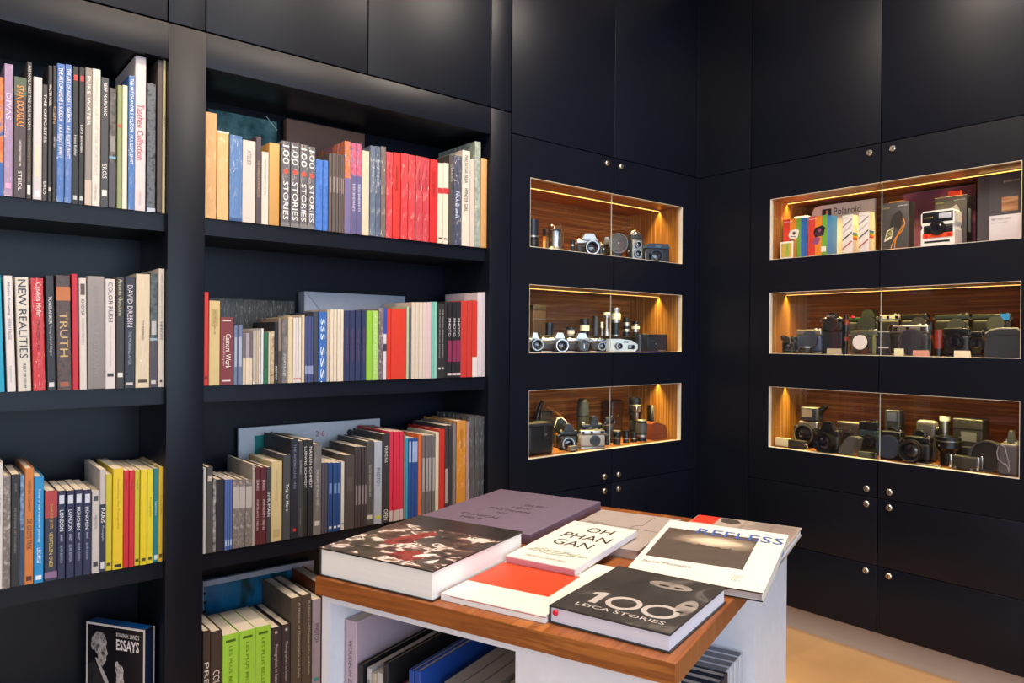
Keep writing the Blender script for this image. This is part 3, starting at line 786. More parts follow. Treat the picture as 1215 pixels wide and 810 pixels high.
B2 = [
 (242.2, 247.6, 346.4, 's', '#d8322c', 'tall thin red spine touching the upright', 'l:.9|.93|7a1410', .2),
 (248, 261, 356.8, 'h', '#d3bc84', 'tall sand-coloured spine', 't:ATLAS|.1|.4|8a7444|.15;l:.1|.3|b9a066', .2),
 (261.5, 277.4, 376.3, 'h', '#7c2d33', 'maroon spine with white title Camera Work', 't:Camera Work|.25|.76|efe6e2|.4|.12;t:The Complete Photographs|.28|.72|d8c0bc|.16|-.22;l:.04|.06|e0d4d0;l:.93|.95|e0d4d0', .2),
 (278, 282.3, 386, 's', '#6a7898', 'left one of two small dusty blue spines', 'l:.2|.7|a8b2c8', .17),
 (282.5, 287.9, 385.4, 's', '#6a7898', 'right one of two small dusty blue spines', 'l:.2|.7|a8b2c8', .17),
 (288.2, 291.6, 395, 's', '#d8c8b4', 'first of three spines cream below, grey picture above', 'b:0|.48|6a6068', .17),
 (291.8, 295.8, 395, 's', '#e0d2bc', 'second of three spines cream below, grey picture above', 'b:0|.48|a09aa4', .17),
 (296, 300, 395, 's', '#d8c8b4', 'third of three spines cream below, grey picture above', 'b:0|.48|6a6068', .17),
 (300.2, 304.3, 392, 'p', '#b8b0a8', 'grey-white spine in film left of green one', '', .18),
 (304.6, 307.4, 392, 's', '#c9b89c', 'very thin beige spine left of green one', '', .18),
 (307.6, 309.9, 392, 's', '#d8d0c8', 'very thin white spine left of green one', '', .18),
 (310.2, 313.1, 389.6, 's', '#dfe2ea', 'thin bluish white spine beside the green one', '', .18),
 (313.4, 318.4, 394, 's', '#1f6b4c', 'thin dark green spine', 't:MAGAZINE|.3|.7|17503a|.4', .17),
 (318.6, 320.9, 394, 's', '#d6c8ae', 'thin cream spine right of the green one', '', .17),
 (321.1, 325.7, 392.6, 'v', '#8d6f4c,#d4c4a8', 'brown speckled thin spine', '', .17),
 (326.1, 330.2, 382, 's', '#1e2026', 'black spine with white print near its foot', 't:INSTANT|.72|.95|d8d8d8|.6', .19),
 (330.5, 334.6, 377.5, 's', '#8d7c70', 'grey-brown thin spine right of black one', 'b:.5|1|4c4442', .19),
 (335, 341.4, 378.4, 'v', '#8a8484,#5c5658', 'grey picture spine', 't:PORTRAIT|.55|.9|c8c4c4|.4', .19),
 (341.9, 347.4, 376, 's', '#d9c9a4', 'pale straw spine left of the white set', '', .19),
 (347.8, 351.2, 376.7, 's', '#e0d8d4', 'first of three white spines with red foot dots', 'l:.93|.95|c43a3a', .19),
 (351.4, 354.6, 376.7, 's', '#e0d8d4', 'second of three white spines with red foot dots', 'l:.93|.95|c43a3a', .19),
 (354.8, 358, 376.7, 's', '#e0d8d4', 'third of three white spines with red foot dots', 'l:.93|.95|c43a3a', .19),
 (358.2, 361.7, 373.2, 's', '#dccdb4', 'cream spine right of the white set', '', .2),
 (362.2, 365.6, 375.3, 's', '#3f4c80', 'first of three thin indigo spines', 'b:.75|.88|8c98c4', .19),
 (365.8, 369.2, 375.3, 's', '#3f4c80', 'second of three thin indigo spines', 'b:.75|.88|8c98c4', .19),
 (369.4, 372.1, 375.3, 's', '#3f4c80', 'third of three thin indigo spines', 'b:.75|.88|8c98c4', .19),
 (372.4, 378.2, 370.6, 'h', '#3a4050', 'dark slate spine left of bright blue', '', .2),
 (378.5, 388.2, 369.8, 'p', '#1f62b8', 'bright blue spine with white scribbles in film', 't:sss|.1|.4|cfe0f4|.5;t:sss|.5|.95|cfe0f4|.5', .19),
 (388.5, 391.6, 367.7, 's', '#c4b49c', 'thin beige spine right of bright blue', '', .19),
 (391.9, 396, 367.2, 's', '#e2d5c2', 'first of four cream spines', '', .19),
 (396.2, 400.2, 367.2, 's', '#e2d5c2', 'second of four cream spines', '', .19),
 (400.4, 404.4, 367.2, 's', '#e4d8c6', 'third of four cream spines', '', .19),
 (404.6, 408.4, 367.2, 's', '#e4d8c6', 'fourth of four cream spines, beside the navy set', '', .19),
 (408.7, 415.2, 368.4, 's', '#24305c', 'first of four navy spines with red print', 't:APERTURE QUARTERLY|.25|.75|8a4a5c|.25', .19),
 (415.5, 421.9, 368.4, 's', '#24305c', 'second of four navy spines with red print', 't:APERTURE QUARTERLY|.25|.75|8a4a5c|.25', .19),
 (422.2, 428.5, 368.4, 's', '#24305c', 'third of four navy spines with red print', 't:APERTURE QUARTERLY|.25|.75|8a4a5c|.25', .19),
 (428.8, 435, 368.4, 's', '#24305c', 'fourth of four navy spines, beside the lime pair', 't:APERTURE QUARTERLY|.25|.75|8a4a5c|.25', .19),
 (435.3, 442.3, 368.5, 's', '#93c83c', 'lime green spine, left of the pair', '', .19),
 (442.6, 449.6, 368.5, 's', '#a9d66c', 'paler lime green spine, right of the pair', 't:PHOTO EDITION|.08|.9|e2f0cc|.2', .19),
 (450, 455.3, 366.3, 'v', '#9a8c94,#5a5058,#c0b4b4', 'greyish patterned spine right of the lime pair', '', .19),
 (455.5, 459.5, 365.4, 's', '#d8d4dc', 'thin spine blue above and white below', 'b:0|.36|2c4aa4;b:.5|.6|3a3a4a', .19),
 (459.8, 464.6, 366, 's', '#d8331f', 'narrow vermilion spine', '', .2),
 (464.8, 482.5, 366, 'h', '#d9361f', 'widest vermilion spine', '', .2),
 (482.8, 485.5, 363.7, 's', '#b4c8a8', 'thin pale green spine right of vermilion', '', .2),
 (485.7, 488.5, 365, 's', '#5c6068', 'thin grey spine right of pale green', '', .2),
 (488.7, 492.9, 358.5, 's', '#d9cbba', 'first of four beige spines left of teal', '', .2),
 (493.1, 497.1, 358.5, 's', '#d9cbba', 'second of four beige spines left of teal', '', .2),
 (497.3, 501.5, 358.5, 's', '#dccfc0', 'third of four beige spines left of teal', '', .2),
 (501.7, 505.7, 358.5, 's', '#d8c8c0', 'fourth of four beige spines left of teal', '', .2),
 (505.9, 511.9, 358.5, 's', '#d9bfc4', 'pinkish spine touching the teal ones', '', .2),
 (512.1, 515.6, 358, 's', '#7cc0b4', 'left one of two aqua spines', '', .2),
 (515.8, 519.6, 358, 's', '#86c8bc', 'right one of two aqua spines', '', .2),
 (520, 524, 360, 's', '#2a2628', 'left one of two black spines with white lines', 't:THE PHOTO ANNUAL EDITION|.08|.72|b8b0ac|.3;l:.86|.885|e6e2de', .2),
 (524.3, 528.3, 360, 's', '#2a2628', 'right one of two black spines with white lines', 't:THE PHOTO ANNUAL EDITION|.08|.72|b8b0ac|.3;l:.86|.885|e6e2de', .2),
 (528.6, 531.5, 357.8, 's', '#1c191c', 'plain black thin spine', '', .2),
 (531.8, 536.8, 358, 's', '#1c1a22', 'first of three black spines with pink foot', 't:PHOTO|.22|.46|dcd8e0|.5;b:.51|.79|8a2a54;b:.94|.97|e0c8d0', .2),
 (537, 541.7, 358, 's', '#1c1a22', 'second of three black spines with pink foot', 't:PHOTO|.22|.46|dcd8e0|.5;b:.51|.79|8a2a54;b:.94|.97|e0c8d0', .2),
 (541.9, 546.9, 358, 's', '#1c1a22', 'third of three black spines with pink foot', 't:PHOTO|.22|.46|dcd8e0|.5;b:.51|.79|8a2a54;b:.94|.97|e0c8d0', .2),
 (547.2, 554.5, 356.8, 's', '#c8342c', 'first of three brick red spines near the right end', '', .2),
 (554.7, 560.3, 356.8, 's', '#c8342c', 'second of three brick red spines near the right end', '', .2),
 (560.6, 566.6, 356.3, 's', '#cf3426', 'third of three brick red spines near the right end', 'b:.74|1|e4d8d4', .2),
 (567, 572.8, 347, 's', '#d8ccd4', 'left one of two tall white spines at the right end', '', .22),
 (573, 578.8, 346.6, 's', '#d4c8d0', 'right one of two tall white spines at the right end', '', .22),
]
row(B2, SH[1], 'wide bay, second row', 'books in the wide bay, second row')

B3 = [
 (241.5, 245, 555.5, 's', '#d6d0cc', 'thin white spine touching the upright', '', .17),
 (245.2, 252.8, 554, 'h', '#4a4846', 'charcoal spine with tiny red mark', 'l:.1|.17|c8b8b0', .2),
 (253, 256.9, 569, 'v', '#2a292b,#b4b0ae', 'thin black and white picture spine', '', .18),
 (257.1, 266.5, 569, 'h', '#232024', 'plain black spine left of the blue set', '', .17),
 (266.8, 270, 569, 's', '#4a66ac', 'first of three thin royal blue spines', 'l:.86|.94|b0c0e0', .17),
 (270.2, 273.1, 569, 's', '#4a66ac', 'second of three thin royal blue spines', 'l:.86|.94|b0c0e0', .17),
 (273.3, 276.3, 569, 's', '#4a66ac', 'third of three thin royal blue spines', 'l:.86|.94|b0c0e0', .17),
 (276.7, 284.2, 569, 'v', '#8c8482,#6a6260,#b8b0ac', 'first of three grey knitted-pattern spines', 'b:.1|.42|b4aca8', .18),
 (284.4, 291.6, 569, 'v', '#8c8482,#6a6260,#b8b0ac', 'second of three grey knitted-pattern spines', 'b:.1|.42|b4aca8', .18),
 (291.8, 299.1, 569, 'v', '#8c8482,#6a6260,#b8b0ac', 'third of three grey knitted-pattern spines', 'b:.1|.42|b4aca8', .18),
 (299.3, 302.7, 551, 's', '#a89e94', 'thin buff board standing above its neighbours', '', .23),
 (303, 309.2, 554.4, 'h', '#571822', 'left one of two maroon spines', 't:SERIES|.16|.3|c8b0b0|.4;t:PORTRAITS 1980-90|.42|.82|c8b0b0|.35', .19),
 (309.5, 316.5, 554.4, 'h', '#571822', 'right one of two maroon spines', 't:SERIES|.16|.3|c8b0b0|.4;t:PORTRAITS 1980-90|.42|.82|c8b0b0|.35', .19),
 (316.8, 322.2, 554.4, 's', '#3c3c40', 'grey spine marked InHUMAN', 't:InHUMAN|.33|.65|d8d6d6|.62', .19),
 (322.7, 335.5, 547.8, 'h', '#cdb988', 'cream yellow spine right of InHUMAN', 't:PHOTOGRAPHIC NOTES|.1|.5|a8935c|.12;l:.85|.95|b8a470', .2),
 (336.2, 345, 540, 'h', '#3f4348', 'slate spine marked Trip to Mars', 't:Trip to Mars|.34|.66|e4e4e4|.5', .21),
 (345.5, 354.2, 521, 'h', '#1c1f2c', 'tall navy-black spine with a red dot', 't:THE AMERICANS 1955|.05|.5|7c849c|.3;d:.9|.93|e03a34', .23),
 (354.5, 360.2, 523.3, 's', '#3c3a3c', 'dark grey spine right of navy-black one', 't:ALMANAC|.2|.35|a8a6a6|.4;t:Selected Photographs|.7|.88|8a8888|.3', .22),
 (360.5, 365.4, 522, 's', '#201e20', 'left one of two black spines with tall white names', 't:LUDWIG SCHMIDT|.07|.5|d8d4d0|.55', .22),
 (365.7, 371.3, 522, 's', '#201e20', 'right one of two black spines with tall white names', 't:MARIAN SCHMIDT|.07|.5|d8d4d0|.55', .22),
 (371.8, 381.6, 526.7, 'p', '#6a6664', 'grey spine in torn clear film', 't:THE HEART OF MONO TIMES|.28|.68|c4c0bc|.22;l:.85|.9|c8c4c0', .2),
 (382, 385.5, 549, 's', '#4c4858', 'left one of two thin purple-grey spines', '', .18),
 (385.7, 389.5, 549, 's', '#4c4858', 'right one of two thin purple-grey spines', '', .18),
 (390, 395.2, 549, 's', '#1f4480', 'first of three denim blue spines', 'l:.3|.45|6a8cc0;l:.92|.95|d0dcea', .18),
 (395.4, 400.3, 549, 's', '#1f4480', 'second of three denim blue spines', 'l:.3|.45|6a8cc0;l:.92|.95|d0dcea', .18),
 (400.5, 405.3, 549, 's', '#1f4480', 'third of three denim blue spines', 'l:.3|.45|6a8cc0;l:.92|.95|d0dcea', .18),
 (405.6, 409.4, 548, 's', '#d8d0c8', 'thin white spine right of denim blue set', 'l:.9|.92|3a3a3a', .18),
 (409.9, 421.3, 540, 'h', '#4a4240', 'broad dark taupe spine', 'l:.3|.5|564d4a', .22),
 (421.6, 425.1, 530, 's', '#40363a', 'first of four thin dark plum spines', 'l:.48|.72|8a7c80', .2),
 (425.3, 428.8, 530, 's', '#40363a', 'second of four thin dark plum spines', 'l:.48|.72|8a7c80', .2),
 (429, 432.4, 530, 's', '#40363a', 'third of four thin dark plum spines', 'l:.48|.72|8a7c80', .2),
 (432.6, 435.2, 530, 's', '#40363a', 'fourth of four thin dark plum spines', 'l:.48|.72|8a7c80', .2),
 (435.4, 444.3, 523.5, 'h', '#4c4a4a', 'dark grey spine with pale vertical print', 't:SELECTED WORKS OF MODERN ART|.28|.66|b4b0ac|.35;l:.88|.93|c8c4c0', .22),
 (444.7, 453.8, 524, 's', '#a8b0c0', 'pale blue-grey spine', 't:PHOTO+|.32|.54|4a4c54|.5;l:.9|.94|c8c83a', .2),
 (454, 462.8, 515, 'h', '#2f2d2f', 'black-grey spine with OPEN near its foot', 't:YOUNG PAS|.13|.32|d8d6d2|.5;t:OPEN|.85|.97|d8d6d2|.6', .22),
 (463.1, 467, 512, 's', '#d82848', 'first of four hot pink spines', 'b:.88|1|c8b8b8', .24),
 (467.2, 471, 512, 's', '#d82848', 'second of four hot pink spines', 'b:.88|1|c8b8b8', .24),
 (471.2, 475.1, 512, 's', '#d82848', 'third of four hot pink spines', 'b:.88|1|c8b8b8', .24),
 (475.3, 479.3, 512, 's', '#d82848', 'fourth of four hot pink spines', 'b:.88|1|c8b8b8', .24),
 (479.6, 481.4, 515.5, 's', '#8a8684', 'very thin grey spine right of hot pink set', '', .2),
 (481.6, 484.4, 520, 's', '#2a9cc0', 'thin cyan spine', '', .2),
 (484.7, 488.5, 520, 's', '#1c4a94', 'first of three cobalt spines with white print', 'l:.04|.3|a8bce0', .2),
 (488.7, 492.4, 520, 's', '#1c4a94', 'second of three cobalt spines with white print', 'l:.04|.3|a8bce0', .2),
 (492.6, 496.2, 520, 's', '#1c4a94', 'third of three cobalt spines with white print', 'l:.04|.3|a8bce0', .2),
 (496.6, 500.6, 515, 's', '#e0682c', 'thin orange spine right of cobalt set', '', .2),
 (500.9, 504.9, 516.6, 's', '#6a6466', 'first of four grey annual spines', 'l:.28|.7|a8a2a2', .2),
 (505.1, 508.7, 516.6, 's', '#6a6466', 'second of four grey annual spines', 'l:.28|.7|a8a2a2', .2),
 (508.9, 512.8, 516.6, 's', '#6a6466', 'third of four grey annual spines', 'l:.28|.7|a8a2a2', .2),
 (513, 516.8, 516.6, 's', '#6a6466', 'fourth of four grey annual spines', 'l:.28|.7|a8a2a2', .2),
 (517.1, 521.2, 513, 's', '#dccdb4', 'cream spine right of grey annuals', '', .2),
 (521.6, 527.9, 509.5, 'h', '#c82a20', 'red spine right of the cream one', '', .22),
 (528.2, 532.8, 504.8, 's', '#3a3436', 'dark spine with dotted title right of red', 'l:.5|.9|a89c9c', .22),
 (533, 537.4, 504.6, 's', '#322e32', 'dark spine with red foot dot right of red', 'd:.93|.96|d0506a', .22),
 (537.7, 541.8, 502.5, 'p', '#7a7074', 'grey-violet spine in film left of gold', '', .22),
 (542.2, 553.4, 499.4, 'p', '#d08a24', 'golden orange spine in film', 't:EGGLESTON|.1|.3|8a5414|.25', .23),
 (553.7, 557.6, 500, 'p', '#a88c8c', 'pinkish film-wrapped spine right of gold', '', .23),
 (557.9, 563.5, 494, 'p', '#4c4c4e', 'first of three dark film-wrapped spines at the right end', '', .23),
 (563.8, 569, 494, 'p', '#48484a', 'second of three dark film-wrapped spines at the right end', '', .23),
 (569.3, 574.8, 494, 'p', '#424244', 'third of three dark film-wrapped spines at the right end', '', .23),
]
row(B3, SH[2], 'wide bay, third row', 'books in the wide bay, third row')

B4 = [
 (240.6, 249.6, 748.7, 'h', '#46382f', 'left one of two dark brown spines', 't:PREISS|.35|.8|d8d0c8|.6', .21),
 (249.9, 263.2, 748.7, 'h', '#43352d', 'right one of two dark brown spines', 't:COLLECTION|.45|.95|d8d0c8|.6', .21),
 (264.5, 283.6, 752.7, 's', '#a8e048', 'first of three lime green spines', 't:LES PLUS BELLES|.15|.8|5c8420|.2;l:.07|.1|4a7018', .2),
 (284.3, 302.9, 747.5, 's', '#a8e048', 'second of three lime green spines', 't:LES PLUS BELLES|.15|.8|5c8420|.2;l:.07|.1|4a7018', .2),
 (303.4, 321.4, 743, 's', '#a8e048', 'third of three lime green spines', 't:LES PLUS BELLES|.15|.8|5c8420|.2;l:.07|.1|4a7018', .2),
 (322.2, 333.7, 744.8, 'h', '#3c343a', 'left one of two dark plum spines with white print', 't:Photographers on Instant|.24|.8|c8c0c4|.4;d:.05|.09|c8c0c4', .24),
 (335, 344.9, 741, 'h', '#3c343a', 'right one of two dark plum spines with white print', 't:Photographers on Instant|.24|.8|c8c0c4|.4;d:.05|.09|c8c0c4', .24),
 (345.5, 358, 709, 'h', '#564c44', 'tall taupe spine, left of a pair', 't:A History of Photography and Style|.06|.85|c4bcb0|.22|.25', .25),
 (358.3, 369.7, 706, 'h', '#564c44', 'tall taupe spine, right of a pair', 't:A History of Photography and Style|.06|.85|c4bcb0|.22|.25', .25),
 (371, 381, 711, 's', '#a89fb4', 'pale lilac spine beside the white table', 't:PHOTO+|.28|.5|3c3a44|.5;l:.9|.94|4a9c9c', .2),
 (382, 396, 694, 'h', '#6a3016', 'tall russet book rising behind the table corner', '', .245),
]
row(B4, SH[3], 'wide bay, bottom row', 'books in the wide bay, bottom row')

# flat things leaning on the backs of the shelves
def board(name, px0, py0, px1, Y, zs, th, mt, label, cat, group=None, depth_top=None):
    a = at(px0, py0, 1, Y); b = at(px1, py0, 1, Y)
    x1 = b.x
    t = thing(name, label, cat, ((a.x + x1) / 2, Y, zs + .0004), 0, group)
    w = x1 - a.x
    obj('cover', MB().box(-w / 2, 0, 0, w / 2, th, a.z - zs, .002), mt, t)
    return t, w, a.z - zs
t, w, h = board('book', 340, 140, 433, .27, SH[0], .03, paper('#6a4f44', .5), 'big brown book standing flat behind the thin grey spines, wide bay top row', 'book')
obj('pages', MB().box(-w / 2 + .004, .006, .004, w / 2 + .001, .026, h - .004), pages(), t)
t, w, h = board('book', 246, 128, 329, .27, SH[0], .02, photo('#1c3a40', '#3c6468', '#5a8484', 14), 'dark teal marbled book lying back behind the wrapped tan spines', 'book')
obj('film_edge', MB().tube([(w / 2, -.001, h - .03), (w / 2 - .04, -.001, h + .012)], .0009, 6), gloss('#c8ccd4', .2), t)
t, w, h = board('book', 248, 353, 350, .262, SH[1], .045, wrapped('#2a2a2c'), 'glossy black boxed book standing behind small spines, wide bay second row', 'book')
t, w, h = board('box', 361.5, 345.5, 481, .25, SH[1], .055, paper('#8f95a4', .45), 'silver grey flat box standing behind cream and navy spines', 'box')
obj('fold_line', MB().prism([(-w / 2 + .004, h - .004), (-w / 2 + .006, h - .003), (-w / 2 + .07, h - .075), (-w / 2 + .067, h - .076)], -.0006, .0004, 'xz'), paper('#6c7280', .5), t)
t, w, h = board('picture_board', 283, 508, 451, .28, SH[2], .012, paper('#b9bac2', .5), 'large white printed board standing behind the books, wide bay third row', 'board')
obj('printed_panel', MB().box(-w / 2 + .055, -.0008, h - .3, -w / 2 + .115, .001, h - .03), paper('#157a78', .5), t)
mb = MB()
text_into(mb, '2 6', (-w / 2 + .28, -.0009, h - .05), (1, 0, 0), (0, 0, 1), None, .02)
obj('lettering', mb, paper('#a8283c', .5, 'ink'), t)
obj('hole', MB().cyl((w / 2 - .13, .0004, h - .045), .012, .001, 'y', 18), paper('#3a3a44', .5), t)
obj('hole', MB().cyl((w / 2 - .03, .0004, h - .03), .007, .001, 'y', 18), paper('#3a3a44', .5), t)
t, w, h = board('calendar', 241, 690, 372, .28, SH[3], .02, paper('#aeb0c2', .5), 'large blue picture calendar standing behind the lime spines', 'calendar')
obj('picture', MB().box(-w / 2 + .003, -.001, .02, w / 2 - .065, .001, h - .018), wood('deep_blue_picture', (7, 7, 3), [(.3, '#0b4f7c'), (.48, '#0f6c9c'), (.56, '#0c3a44'), (.66, '#123030')], .35, 3), t)
sp = MB()
for i in range(9):
    zc = h - .04 - i * .03
    sp.lathe([(.005, -.004), (.005, .004), (.003, .004), (.003, -.004), (.005, -.004)], (-w / 2 + .006, 0, zc), 'z', 12)
obj('spiral_binding', sp, gloss('#1a1a1c', .4), t)
t = thing('book', 'tall green film-wrapped book lying back at the right end, wide bay top row', 'book', (-1.44, .262, SH[0] + .0004))
obj('cover', MB().box(-.1, 0, 0, .1, .02, .36, .002), wrapped('#50645c'), t)
obj('pages', MB().box(-.098, .003, .003, .1012, .017, .357), pages(), t)

# boxed set standing at an angle on the bottom shelf
t = thing('slipcase', 'black boxed set with a man in profile and title ESSAYS, standing alone', 'book set', (-2.652, .2244, SH[3] + .0004), math.radians(-57))
Wb, Db, Hb = .214, .036, .3026
obj('case', MB().box(0, 0, 0, Wb, Db, Hb, .0015), paper('#15131a', .35), t)
obj('case_top', MB().box(.003, .003, Hb - .001, Wb - .003, Db - .003, Hb + .0006), paper('#0e4a86', .3), t)
fr = MB()
for x0, z0, x1, z1 in ((0, Hb - .006, Wb, Hb), (0, 0, Wb, .006), (0, .006, .005, Hb - .006), (Wb - .005, .006, Wb, Hb - .006)):
    fr.box(x0, -.0006, z0, x1, .0004, z1)
fr.box(Wb - .0002, Db - .003, 0, Wb + .0006, Db, Hb)
obj('white_border', fr, paper('#cfc6c4', .4), t)
mb = MB()
text_into(mb, 'ESSAYS', (.112, -.0009, Hb - .070), (1, 0, 0), (0, 0, 1), .082, .032, bold=.02)
text_into(mb, "EDWIN H. LAND'S", (.112, -.0009, Hb - .032), (1, 0, 0), (0, 0, 1), .082, .013)
obj('lettering', mb, paper('#e2dcda', .4, 'ink'), t)
obj('profile_face', MB().prism([(.030, .238), (.036, .258), (.052, .27), (.07, .266), (.076, .25), (.073, .236), (.08, .215), (.073, .208), (.075, .198), (.068, .188), (.06, .176), (.046, .186), (.044, .21), (.034, .22)], -.0008, .0004, 'xz'), photo('#5c5654', '#b8b0ac', '#3a3636', 40), t)
obj('hair', MB().prism([(.018, .236), (.022, .26), (.04, .278), (.062, .276), (.072, .262), (.05, .262), (.038, .245), (.034, .224), (.024, .222)], -.001, .0004, 'xz'), photo('#3a3736', '#a8a2a0', '#58524f', 60), t)
obj('raised_hand', MB().prism([(.108, .196), (.116, .2), (.122, .19), (.132, .188), (.138, .176), (.136, .16), (.14, .14), (.132, .11), (.118, .112), (.112, .14), (.114, .16), (.108, .178)], -.0008, .0004, 'xz'), photo('#7a716d', '#c4bcb8', '#4a4442', 60), t)
obj('collar', MB().prism([(.034, .2), (.04, .2), (.075, .15), (.11, .08), (.12, .05), (.112, .05), (.095, .085), (.06, .15)], -.0008, .0004, 'xz'), paper('#b4aca8', .4), t)
obj('jacket', MB().prism([(.008, .18), (.03, .19), (.06, .145), (.092, .08), (.1, .01), (.008, .01)], -.0007, .0004, 'xz'), photo('#1c1a1c', '#343032', None, 30), t)
for i in range(3):
    obj('volume_spine', MB().box(Wb - .0003, .004 + i * .0093, .01, Wb + .0006, .0125 + i * .0093, Hb - .008), paper('#12203c', .35), t)

# ------------------------------------------------------------------ the display table
TA = Vector((-2.4544, -.8989, 0)); TR = math.radians(-70.8875); ZT = .836
EX = Vector((math.cos(TR), math.sin(TR), 0)); EY = Vector((-math.sin(TR), math.cos(TR), 0))
def tp(s, d, z=0): return TA + EX * s + EY * d + Vector((0, 0, z))
TL, TD = .7247, .868
tab = thing('display_table', 'white display table with a thick walnut top covered in art books', 'table', tp(TL / 2, TD / 2), TR)
ox, oy = TL / 2, TD / 2
WHT = paper('#dadae0', .4, 'white_lacquer')
def tbx(n, mt, a, b, c, d, e, f, bev=0): return obj(n, MB().box(a - ox, b - oy, c, d - ox, e - oy, f, bev), mt, tab)
WAL = [(.28, '#6b3817'), (.42, '#975526'), (.52, '#7f451c'), (.62, '#aa672f'), (.74, '#8a4c20')]
tbx('tabletop', wood('walnut_top', (26, 1.3, 26), WAL, .28), 0, 0, .802, TL, TD, .836, .0009)
tbx('edge_band', wood('walnut_edge_front', (2.2, 30, 34), WAL, .35), .0012, -.0008, .8026, TL - .0012, .0004, .8352)
tbx('edge_band', wood('walnut_edge_side', (30, 34, 1.1), [(p, c) for p, c in zip((.28, .42, .52, .62, .74), ('#7a4423', '#8f532b', '#7f4825', '#98602f', '#84492a'))], .35), TL - .0004, .0012, .8026, TL + .0008, TD - .0012, .8352)
tbx('side_panel', WHT, .0092, .01, 0, .029, TD - .012, .802)
tbx('front_panel', WHT, .4498, .01, 0, TL - .0092, .03, .802)
tbx('divider', WHT, .4498, .03, 0, .4648, TD - .03, .788)
tbx('front_post', WHT, .6998, .03, 0, TL - .0092, .05, .802)
tbx('end_panel', WHT, .6998, .53, 0, TL - .0092, TD - .012, .802)
tbx('inner_panel', WHT, .4648, .53, 0, .6998, .545, .788)
tbx('top_rail', WHT, .029, .01, .788, .4498, TD - .027, .802)
tbx('top_rail', WHT, .4498, .03, .788, .6998, TD - .027, .802)
tbx('back_panel', WHT, .029, TD - .027, 0, .6998, TD - .012, .802)
tbx('cubby_back', WHT, .029, .43, 0, .4498, .445, .788)
tbx('shelf', WHT, .029, .012, .43, .4498, .43, .445)
tbx('shelf', WHT, .4648, .05, .43, .7, .53, .445)
tbx('plinth', WHT, .029, .012, 0, .4498, .43, .06)
tbx('plinth', WHT, .4648, .05, 0, .7, .53, .06)

def cubby_book(s0, s1, d, z, h, dep, style, cols, label, marks='', pagec='#d8cfc2', side=False):
    t = book(0, abs(s1 - s0), z, h, style, cols.split(','), label, marks, 'books inside the white table', dep, 0, pagec=pagec)
    if not side:
        t.location = tp((s0 + s1) / 2, d, z); t.rotation_euler = (0, 0, TR)
    else:
        t.location = tp(d, (s0 + s1) / 2, z); t.rotation_euler = (0, 0, TR + PI / 2)
    return t
zc = .4454
cubby_book(.031, .062, .05, zc, .298, .27, 'h', '#cdb4c0', 'pale pink spine standing at the left inside the white table', 't:WOUDEON ZAMBOUIS|.13|.6|5c4c54|.3')
cubby_book(.0665, .078, .05, zc, .217, .3, 'h', '#2c2a2c', 'thin dark book with cream pages right of the pale pink one', '', '#e8d8c0')
cubby_book(.088, .099, .052, zc, .214, .26, 's', '#c9c8cc', 'first of three thin whitish books inside the white table', 'l:.1|.5|8c8c90')
cubby_book(.1, .112, .052, zc, .208, .26, 's', '#cfc0a8', 'second of three thin whitish books inside the white table', 'b:.1|.6|4a443e')
cubby_book(.113, .1285, .052, zc, .212, .26, 's', '#d8d2cc', 'third of three thin whitish books inside the white table', 'l:.2|.6|6a6a6c')
cubby_book(.131, .1425, .05, zc, .235, .3, 'h', '#232225', 'black book left of the blue pair inside the white table', 'b:.02|.04|3a383c', '#c9b898')
cubby_book(.148, .169, .05, zc, .186, .2, 'h', '#8c2c5c', 'left one of two low magenta books inside the white table')
cubby_book(.1705, .19, .05, zc, .19, .2, 'h', '#8c2c5c', 'right one of two low magenta books inside the white table')
cubby_book(.193, .2055, .05, zc, .236, .28, 'h', '#1f4fa6', 'left one of two blue books inside the white table')
cubby_book(.2062, .2205, .05, zc, .238, .28, 'h', '#1c4fae', 'right one of two blue books inside the white table', 'l:.1|.5|2a5cb8')
for i, w in enumerate(('first', 'second', 'third')):
    cubby_book(.246 + i * .031, .2755 + i * .031, .09, zc, .21, .24, 's', '#b0aaa4', '%s of three thick grey-white paperbacks inside the white table' % w, '', '#b9b2aa')
cubby_book(.345, .36, .16, zc, .205, .24, 's', '#77777a', 'left one of two grey books deep inside the white table')
cubby_book(.3615, .38, .16, zc, .2, .24, 's', '#77777a', 'right one of two grey books deep inside the white table')
xs = [.5165, .491, .463, .437, .4115]
for i, w in enumerate(('first', 'second', 'third', 'fourth')):
    cubby_book(xs[i + 1], xs[i] - .0015, .694 - .002 * i, zc, .2146 - .001 * i, .2, 's', '#d8d9e2', '%s white spine with grey top in the right-hand opening, counted from the far end' % w, '', '#7c7e88', True)
cubby_book(.386, .41, .692, zc, .213, .2, 'h', '#20263a', 'first navy book with pale pages in the right-hand table opening', '', '#cfc8c4', True)
cubby_book(.36, .3845, .692, zc, .211, .2, 'h', '#20263a', 'second navy book with pale pages in the right-hand table opening', '', '#cfc8c4', True)
cubby_book(.334, .358, .692, zc, .209, .2, 'h', '#20263a', 'third navy book with pale pages, nearest in the right-hand table opening', '', '#cfc8c4', True)

